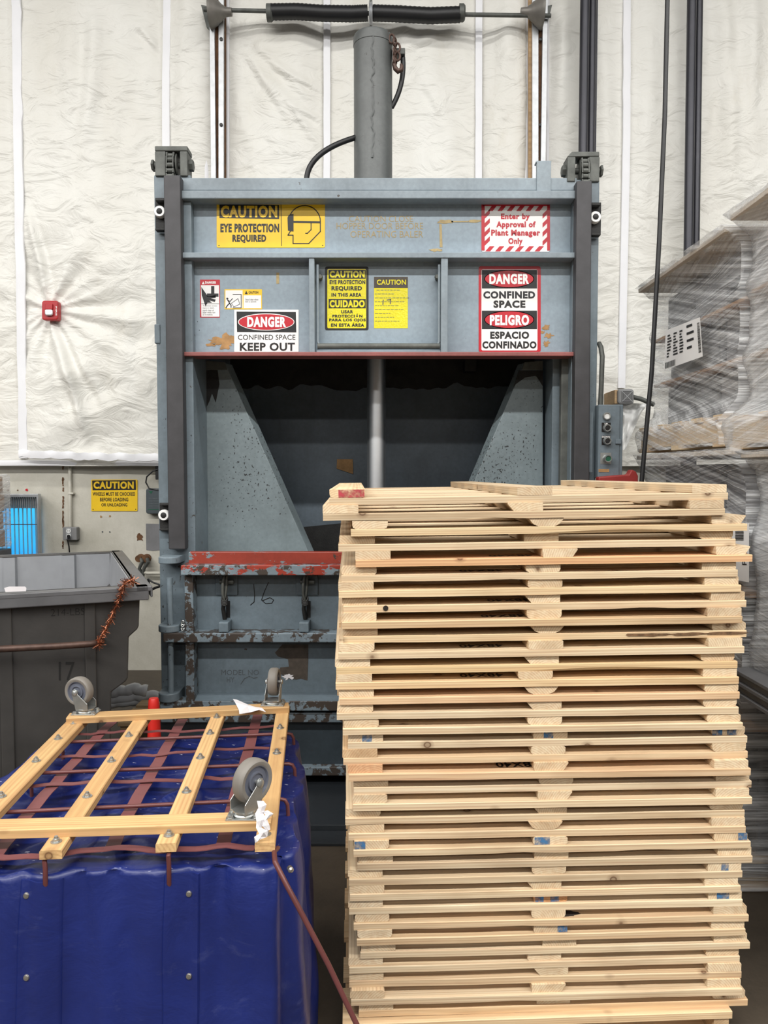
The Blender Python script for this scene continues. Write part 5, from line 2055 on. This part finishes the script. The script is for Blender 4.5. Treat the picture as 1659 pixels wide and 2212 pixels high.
for k in range(4):
    MB().box(a.x, P(338, 0, 3.95).x, 3.72 + k * .14, 3.72 + k * .14 + .10, zt_ - .02, zt_).build('deck_board', 'oldwood', t, bevel=.002)
for x in (a.x + .03, (a.x + b.x) / 2, b.x - .06):
    MB().box(x - .02, x + .02, 3.73, 4.2, .0, zt_ - .0205).build('stringer', 'oldwood', t, bevel=.002)
q = G(332, 1612, 0)
cz = P(332, 1508, 3.05)
t = thing('traffic_cone', 'red traffic cone standing on floor behind the wooden cart base', 'traffic cone', (cz.x, 3.05, 0))
mb = MB().lathe(V((cz.x, 3.05, .02)), (0, 0, 1), [(0, .045), (cz.z - .16, .026), (cz.z - .05, .0225), (cz.z - .025, .020), (cz.z - .02, .017)], 32)
mb.build('cone_body', 'conered', t, smooth=True)
MB().box(cz.x - .08, cz.x + .08, 2.97, 3.13, 0, .022).build('cone_base', 'conered', t, bevel=.01)

# ================================================================= OVERHEAD DOOR GEAR
y = 5.38
t = thing('torsion_spring_shaft', 'overhead door shaft with black covered springs and two cable drums along the top', 'door spring shaft', tuple(P(800, 30, y)))
sh = MB().tube([P(440, 21, y), P(800, 29, y), P(1190, 34, y)], .0135, 12).build('shaft', 'iron', t, smooth=True)
for pts in ([(583, 26), (640, 25), (700, 29), (760, 30), (797, 28)], [(805, 28), (860, 30), (930, 34), (998, 31)]):
    pp = []
    for i in range(len(pts) - 1):
        for j in range(14):
            f = j / 14
            pp.append(P(pts[i][0] + (pts[i + 1][0] - pts[i][0]) * f, pts[i][1] + (pts[i + 1][1] - pts[i][1]) * f, y))
    MB().tube(pp, [.0485 + .0025 * (i % 2) for i in range(len(pp))], 24).build('covered_spring', 'black', t, smooth=True)
for px in (583, 998):
    MB().lathe(P(px, 28, y) - V((.02, 0, 0)), (1, 0, 0), [(0, .045), (0, .055), (.03, .055), (.04, .045)], 24).build('winding_cone', 'iron', t, smooth=True)
MB().lathe(P(801, 30, y) - V((.012, 0, 0)), (1, 0, 0), [(0, .05), (0, .075), (.012, .065), (.024, .075), (.024, .05)], 28).build('centre_bearing', 'galv', t, smooth=True)
MB().fbox(798, -10, 804, 55, y + .02, y + .12).build('bearing_bracket', 'iron', t, bevel=.003)
for px, sg in ((466, 1), (1160, -1)):
    prof_ = [(-.04, .02), (-.038, .11)] + [(-.03 + .012 * i, .107 - .010 * i + (.004 if i % 2 else 0)) for i in range(8)] + [(.07, .03), (.11, .026)]
    c = P(px, 26, y)
    MB().lathe(c, (sg, 0, 0), prof_, 36).build('cable_drum', 'drum', t, smooth=True)
for px, sg in ((444, 1), (1183, -1)):
    mb = MB().prism([P(px - 10 * sg, 10, y + .06), P(px + 10 * sg, 14, y + .06), P(px + 10 * sg, 66, y + .06), P(px + 2 * sg, 58, y + .06)], V((0, .02, 0)))
    mb.build('bearing_plate', 'iron', t, bevel=.002)
for label, xs in (('left', ((452, 462, 'galv', 0), (464, 474, 'rust', .04), (472, 483, 'galv', .02), (483, 487, 'rust', .05))), ('right', ((1142, 1149, 'oldwood', .05), (1150, 1163, 'galv', .02), (1162, 1172, 'rust', .04), (1174, 1184, 'galv', 0)))):
    px = xs[1][0]
    t = thing('door_track', label + ' galvanised vertical track of the overhead door with rusty angle strip', 'door track', (P(px, 300, y).x, y + .08, 0))
    for a, b, m, dy in xs:
        sl = (4 if label == 'left' else -6) if dy == 0 else 0
        mb = MB().prism([P(a, -40, y + .03 + dy), P(b, -40, y + .03 + dy), P(b + sl * 1.6, 640, y + .03 + dy), P(a + sl * 1.6, 640, y + .03 + dy)], V((0, .03, 0)))
        mb.build({'galv': 'track_channel', 'rust': 'rusty_angle', 'oldwood': 'wood_jamb'}[m], m, t)
    mb = MB().box(P(px - 4, 0, y).x, P(px + 16, 0, y).x, y + .06, y + .12, 0, P(0, 640, y + .06).z)
    mb.build('track_post', 'galv', t)
    for py in (85, 270):
        a = P(xs[2][0] + 6, py, y + .05)
        MB().lathe(a, (0, -1, 0), [(0, .012), (.006, .012), (.008, .006)], 10).build('track_bolt', 'ink', t, smooth=True)

# ================================================================= PIPES, CORD, CONTROLS ON THE RIGHT
y = 5.30


def pipe(label, px0, px1, px2, px3, ybot, yy=y):
    a0, b0 = P((px0 + px1) / 2, -40, yy), P((px2 + px3) / 2, ybot, yy)
    r = (P(px1, 0, yy).x - P(px0, 0, yy).x) / 2
    o = MB().cyl(V((a0.x, yy, 5.2)), V((b0.x, yy, 0.0)), r, 28).build('pipe', 'pipe', smooth=True)
    return tag(o, label, 'pipe', 'dark vertical pipes on the back wall')


pipe('thick dark pipe rising just left of its twin behind the right column of baler', 1254, 1274, 1250, 1270, 320)
pipe('dark pipe rising behind the right column, between thick and thin pipes', 1271, 1289, 1268, 1283, 320, 5.36)
pipe('thinnest dark pipe rising behind the right column of baler', 1288, 1292, 1285, 1290, 320, 5.40)
pipe('thick dark pipe rising behind the wrapped loads at right', 1484, 1504, 1482, 1502, 550)
pipe('slimmer dark pipe beside the one behind the wrapped loads', 1501, 1518, 1499, 1517, 550, 5.36)
t0 = [P(1443, -60, 3.15), P(1436, 250, 3.14), P(1424, 520, 3.13), P(1408, 800, 3.12), P(1386, 1040, 3.11), P(1366, 1260, 3.10)]
o = MB().tube(t0, .0092, 12).build('hanging_cord', 'black', smooth=True)
tag(o, 'black cord hanging from above in front of wrapped loads', 'cord')

# control box
yc = 3.44
q = P(1318, 1035, yc)
cbx = thing('control_box', 'grey control box with UP and DOWN buttons on right side of baler', 'control box', tuple(P(1318, 1034, yc)))
MB().fbox(1293, 874, 1344, 1033, yc, yc + .11).build('enclosure', 'box', cbx, bevel=.003)
dr = MB().fbox(1294, 875, 1337, 1032, yc - .006, yc - .0005).build('door', 'box', cbx, bevel=.002)
MB().fbox(1330, 948, 1342, 959, yc - .014, yc - .006).build('door_clasp', 'box', dr, bevel=.002)


def button(px, py, r, name, m, length=.022, ring='zinc'):
    c = P(px, py, yc - .007)
    rr2 = r / F * yc
    ri = MB().lathe(c, (0, -1, 0), [(0, rr2 * 1.05), (length, rr2), (length + .002, rr2 * .92), (length + .002, rr2 * .78), (length - .004, rr2 * .74)], 28).build('button_ring', ring, cbx, smooth=True)
    MB().lathe(c - V((0, length - .008, 0)), (0, -1, 0), [(0, rr2 * .75), (.004, rr2 * .7), (.005, rr2 * .3)], 24).build(name, m, ri, smooth=True)


button(1310, 899, 8.2, 'lamp_lens', 'white', .012, 'zinc')
for py, lab in ((925, 'UP'), (953, 'DOWN')):
    pl = MB().fbox(1300, py - 12, 1319, py + 8, yc - .0075, yc - .006).build('legend_plate', 'ink', cbx)
    mb = MB()
    if lab == 'UP':
        ptext(mb, lab, 1306, py - 11.2, 1313, py - 7.4, yc - .0082, .03)
    else:
        ptext(mb, lab, 1300.5, py - 11.2, 1318, py - 7.4, yc - .0082, .03)
    mb.build('lettering', 'signwhite', pl)
    button(1310, py, 7.8, 'push_button', 'black')
pl = MB().fbox(1297, 978, 1320, 1002, yc - .0075, yc - .006).build('legend_plate', 'zinc', cbx)
button(1310, 991, 8.2, 'push_button', 'green', .03)
mb = MB().fpoly([(1293, 1013), (1316, 1013), (1316, 1020), (1293, 1020)], yc - .0072)
lb = mb.build('paper_label', 'flake', cbx)
# conduit feeding it, fixed to the baler
cd_ = MB().tube([P(1294, 742, 3.52), P(1298, 750, 3.50), P(1301, 770, 3.49), P(1299, 830, 3.49), P(1297, 876, 3.49)], .011, 12).build('control_conduit', 'iron', cbx, smooth=True)
MB().box(P(1285, 0, yc).x, P(1296, 0, yc).x, yc + .02, yc + .09, P(0, 1020, yc).z, P(0, 890, yc).z).build('mounting_bracket', 'box', cbx)
# horn
yh = 5.25
t = thing('alarm_horn', 'grey square horn with grille on wall behind the control box', 'horn', tuple(P(1353, 873, yh)))
MB().prism([P(*p, yh) for p in rrect(1335, 840, 1370, 873, 6)], V((0, .14, 0))).build('housing', 'hornsg', t, bevel=.012)
gp = MB().prism([P(*p, yh - .004) for p in rrect(1343, 844, 1366, 868, 2)], V((0, .006, 0))).build('grille', 'hornsg', t)
mb = MB()
for k in range(5):
    r_ = 2 + k * 2.1
    mb.stroke([(1355 - r_, 856 - r_), (1355 + r_, 856 - r_), (1355 + r_, 856 + r_), (1355 - r_, 856 + r_)], .9, yh - .0048, True)
mb.build('grille_slots', 'ink', gp)
mb = MB(); mb.stroke([(1344, 845), (1366, 867)], .8, yh - .0056); mb.stroke([(1366, 845), (1344, 867)], .8, yh - .0056)
mb.build('grille_cross', 'galv', gp)
MB().tube([P(1368, 858, yh + .03), P(1385, 862, yh + .03), P(1412, 874, yh + .05)], .016, 10).build('horn_cable', 'iron', t, smooth=True)
MB().fbox(1328, 842, 1340, 872, yh + .02, LY).build('wood_mount', 'oldwood', t, bevel=.003)
# loose liner sheet
mb = MB()
cs_ = [((1340, 870), (1400, 872)), ((1340, 900), (1385, 892)), ((1340, 940), (1368, 930)), ((1340, 975), (1352, 970))]


def sheet(u, v):
    k = min(2, int(v * 3)); f = v * 3 - k
    a = (cs_[k][0][0] * (1 - f) + cs_[k + 1][0][0] * f, cs_[k][0][1] * (1 - f) + cs_[k + 1][0][1] * f)
    b = (cs_[k][1][0] * (1 - f) + cs_[k + 1][1][0] * f, cs_[k][1][1] * (1 - f) + cs_[k + 1][1][1] * f)
    px, py = a[0] + (b[0] - a[0]) * u, a[1] + (b[1] - a[1]) * u
    return P(px, py, 5.35 + .06 * noise.noise(V((u * 4, v * 4, 2))))


mb.grid(sheet, 24, 24)
o = mb.build('liner_sheet', 'white', smooth=True)
tag(o, 'loose white liner sheet hanging below the grey horn', 'plastic sheet')
# red bracket under the control box
yr = 3.40
t = MB()
t.prism([P(a, b, yr) for a, b in ((1293, 1030), (1340, 1026), (1358, 1025), (1364, 1014), (1374, 1018), (1379, 1028), (1379, 1060), (1293, 1060))], V((0, .05, 0)))
o = t.build('red_guard', 'guard', bevel=.006)
tag(o, 'red metal guard below the grey control box', 'guard')

# ================================================================= WRAPPED PALLET LOADS
def wrapped_load(name, label, x0, x1, y0, y1, z0, z1, cap=.07, tiers=3, seed=1, film='film', pal=True, body='darkload', sheets=True, inset=.05, top_cap=True, tent=.10):
    t = thing(name, label, 'wrapped load', ((x0 + x1) / 2, (y0 + y1) / 2, z0))
    r = random.Random(seed)
    zp = z0
    if pal:
        ph = .115
        for k in range(5):
            yy = y0 + (y1 - y0 - .1) * k / 4
            MB().box(x0 - .06, x1, yy, yy + .1, z0 + ph - .018, z0 + ph).build('pallet_board', 'pine', t, bevel=.002)
            if k in (0, 2, 4):
                MB().box(x0 - .06, x1, yy, yy + .1, z0, z0 + .018).build('pallet_board', 'pine', t, bevel=.002)
        for k in range(3):
            xx = x0 - .05 + (x1 - x0) * k / 2.1
            MB().box(xx, xx + .04, y0, y1, z0 + .0185, z0 + ph - .0185).build('pallet_stringer', 'pine', t, bevel=.002)
        zp = z0 + ph + .001
    H = (z1 - .03 - zp) / tiers
    for k in range(tiers):
        za, zb = zp + k * H, zp + (k + 1) * H
        n = 3
        ylen = (y1 - y0 - .02) / n
        for j in range(n):
            mb = MB().box(x0 + inset + r.uniform(0, .03), x1 - .05, y0 + .01 + j * ylen + .006, y0 + .01 + (j + 1) * ylen - .006, za + .001, zb - .02)
            mb.build('carton', body if r.random() < .7 else 'greyload', t, bevel=.012)
        if sheets and k < tiers - 1:
            MB().box(x0 + .005, x1, y0, y1, zb - .018, zb - .004).build('tier_sheet', 'cardboard', t, bevel=.002)
    if top_cap:
        MB().box(x0 - cap, x1, y0, y1, z1 - .022, z1 - .004).build('top_board', 'capboard', t, bevel=.002)
    # film stretched round everything
    mb = MB()
    levels = 34

    def fp(u, v):
        z = z0 + .004 + (z1 - z0 - .004) * v
        flare = max(0, (v - (1 - tent)) / tent) ** 2.2 if (top_cap and tent > 0) else 0
        e = .02 + (cap - .002) * flare
        if pal and v < .12:
            e = max(e, .085)
        elif pal and v < .22:
            e = max(e, .085 - (v - .12) * .65)
        q = u * 4
        k = int(q) % 4
        f = q - int(q)
        xa, xb, ya, yb = x0 - e, x1 + .02, y0 - .008, y1 + .008
        cs = [V((xa, yb)), V((xa, ya)), V((xb, ya)), V((xb, yb))]
        p = cs[k].lerp(cs[(k + 1) % 4], f)
        n = [V((-1, 0)), V((0, -1)), V((1, 0)), V((0, 1))][k]
        a = p.x + p.y
        w = .012 * noise.noise(V((a * 4, z * 9 + a * 2.5, seed))) + .007 * noise.noise(V((a * 9, z * 26 - a * 8, seed + 3)))
        w = abs(w) * .5 if k in (1, 3) else w
        sag = -.028 * abs(sin(pi * tiers * (v - .1) / .9)) if v < .92 else 0
        p = p + n * (w + (sag if k == 0 else 0))
        return V((p.x, p.y, z + .006 * (1 - abs(2 * v - 1)) * noise.noise(V((a * 7, z * 3, seed + 9)))))
    g = mb.grid(fp, 96, levels, True)
    mb.f(g[-1])
    f = mb.build('stretch_wrap', film, t, smooth=True)
    f.data.set_sharp_from_angle(angle=3.1)
    return t


A = wrapped_load('wrapped_pallet_load', 'film-wrapped upper load with shipping label, far one beside the baler', 1.26, 2.3, 2.72, 3.63, 1.545, 2.31, .075, 3, 1)
Bq = wrapped_load('wrapped_pallet_load', 'nearest film-wrapped upper load, cut off by right picture edge', 1.26, 2.2, 1.78, 2.68, 1.530, 2.335, .075, 3, 4, 'film2', True, 'greyload', True)
Cq = wrapped_load('wrapped_pallet_load', 'film-wrapped lower load under the far labelled one, mostly behind pallet stack', 1.24, 2.3, 2.60, 3.60, 0.0, 1.535, .06, 3, 7)
Dq = wrapped_load('wrapped_pallet_load', 'shiny film-wrapped lower load under the nearest one at right edge', 1.235, 2.2, 1.75, 2.54, .80, 1.522, .06, 2, 9, 'film2', False, 'greyload', False)
Eq = wrapped_load('wrapped_pallet_load', 'lowest film-wrapped load on the floor at right edge', 1.29, 2.2, 1.85, 2.45, 0.0, .70, .05, 2, 12, 'film2', False, 'darkload', False, .05, False)
t = thing('sheet_stack', 'stack of flat grey sheets between the two lowest wrapped loads at right', 'sheet stack', (1.7, 2.1, .71))
for k in range(7):
    MB().box(1.17 + .006 * ((k * 5) % 3), 2.2, 1.75, 2.56 - .008 * (k % 2), .712 + k * .0122, .712 + k * .0122 + .0112).build('grey_sheet', 'greyload', t, bevel=.001)

# shipping label on the far upper load
xs = 1.26 - .052


def onload(px, py, x=xs):
    d = ray(px, py)
    t_ = x / d.x
    return V((0, 0, EYE)) + d * t_


lab = bpy.data.objects.new('shipping_label', None)
col.objects.link(lab)
lab.location = onload(1475, 745)
attach(lab, A)
ROOTM[lab.name] = Matrix.Translation(lab.location)


def lmb(polys, name, m, dx=0.0):
    mb = MB()
    for p in polys:
        mb.poly([onload(a, b, xs - dx) for a, b in p])
    return mb.build(name, m, lab)


def rows(px0, px1, u):
    pass


def LQ(u0, v0, u1, v1):
    """quad in label space (u across, v down)"""
    def q(u, v):
        tl, tr, br, bl = (1438, 714), (1512, 685), (1518, 770), (1434, 800)
        a = (tl[0] + (tr[0] - tl[0]) * u, tl[1] + (tr[1] - tl[1]) * u)
        b = (bl[0] + (br[0] - bl[0]) * u, bl[1] + (br[1] - bl[1]) * u)
        return (a[0] + (b[0] - a[0]) * v, a[1] + (b[1] - a[1]) * v)
    return [q(u0, v0), q(u1, v0), q(u1, v1), q(u0, v1)]


lmb([LQ(0, 0, 1, 1)], 'label_sheet', 'signwhite')
rr_ = random.Random(3)
bars = []
for k in range(8):
    for j in range(3):
        a = .06 + j * .17
        bars.append(LQ(a, .14 + k * .075, a + rr_.uniform(.05, .13), .18 + k * .075))
    if k % 2 == 0:
        bars.append(LQ(.60, .08 + k * .09, .60 + rr_.uniform(.1, .2), .14 + k * .09))
u = .03
while u < .30:
    w = rr_.choice((.008, .014, .02))
    bars.append(LQ(u, .82, u + w, .97)); u += w + .014
v = .12
while v < .88:
    w = rr_.choice((.008, .014, .022))
    bars.append(LQ(.90, v, .97, v + w)); v += w + .014
lmb(bars, 'barcode_print', 'ink', .0015)
# dark inner bag behind the label
# lower label with P009 reading upwards
xs2 = 1.24 - .05
lab = bpy.data.objects.new('shipping_label', None)
col.objects.link(lab)
lab.location = onload(1600, 1200, xs2)
attach(lab, Cq)
ROOTM[lab.name] = Matrix.Translation(lab.location)
xs = xs2
mb = MB(); mb.poly([onload(a, b, xs2) for a, b in ((1575, 1135), (1618, 1130), (1618, 1258), (1575, 1250))]); mb.build('label_sheet', 'signwhite', lab)
mb = MB()
add_text(mb, 'P009', lambda u, v: onload(1613 - 10 * v, 1220 - 42 * u, xs2 - .0015), .0)
mb.build('lettering', 'ink', lab)
mb = MB()
k = 1138
while k < 1168:
    w = rr_.choice((1, 1.6, 2.4)); mb.poly([onload(a, b, xs2 - .0015) for a, b in ((1588, k), (1606, k), (1606, k + w), (1588, k + w))]); k += w + 1.4
mb.build('barcode_print', 'ink', lab)
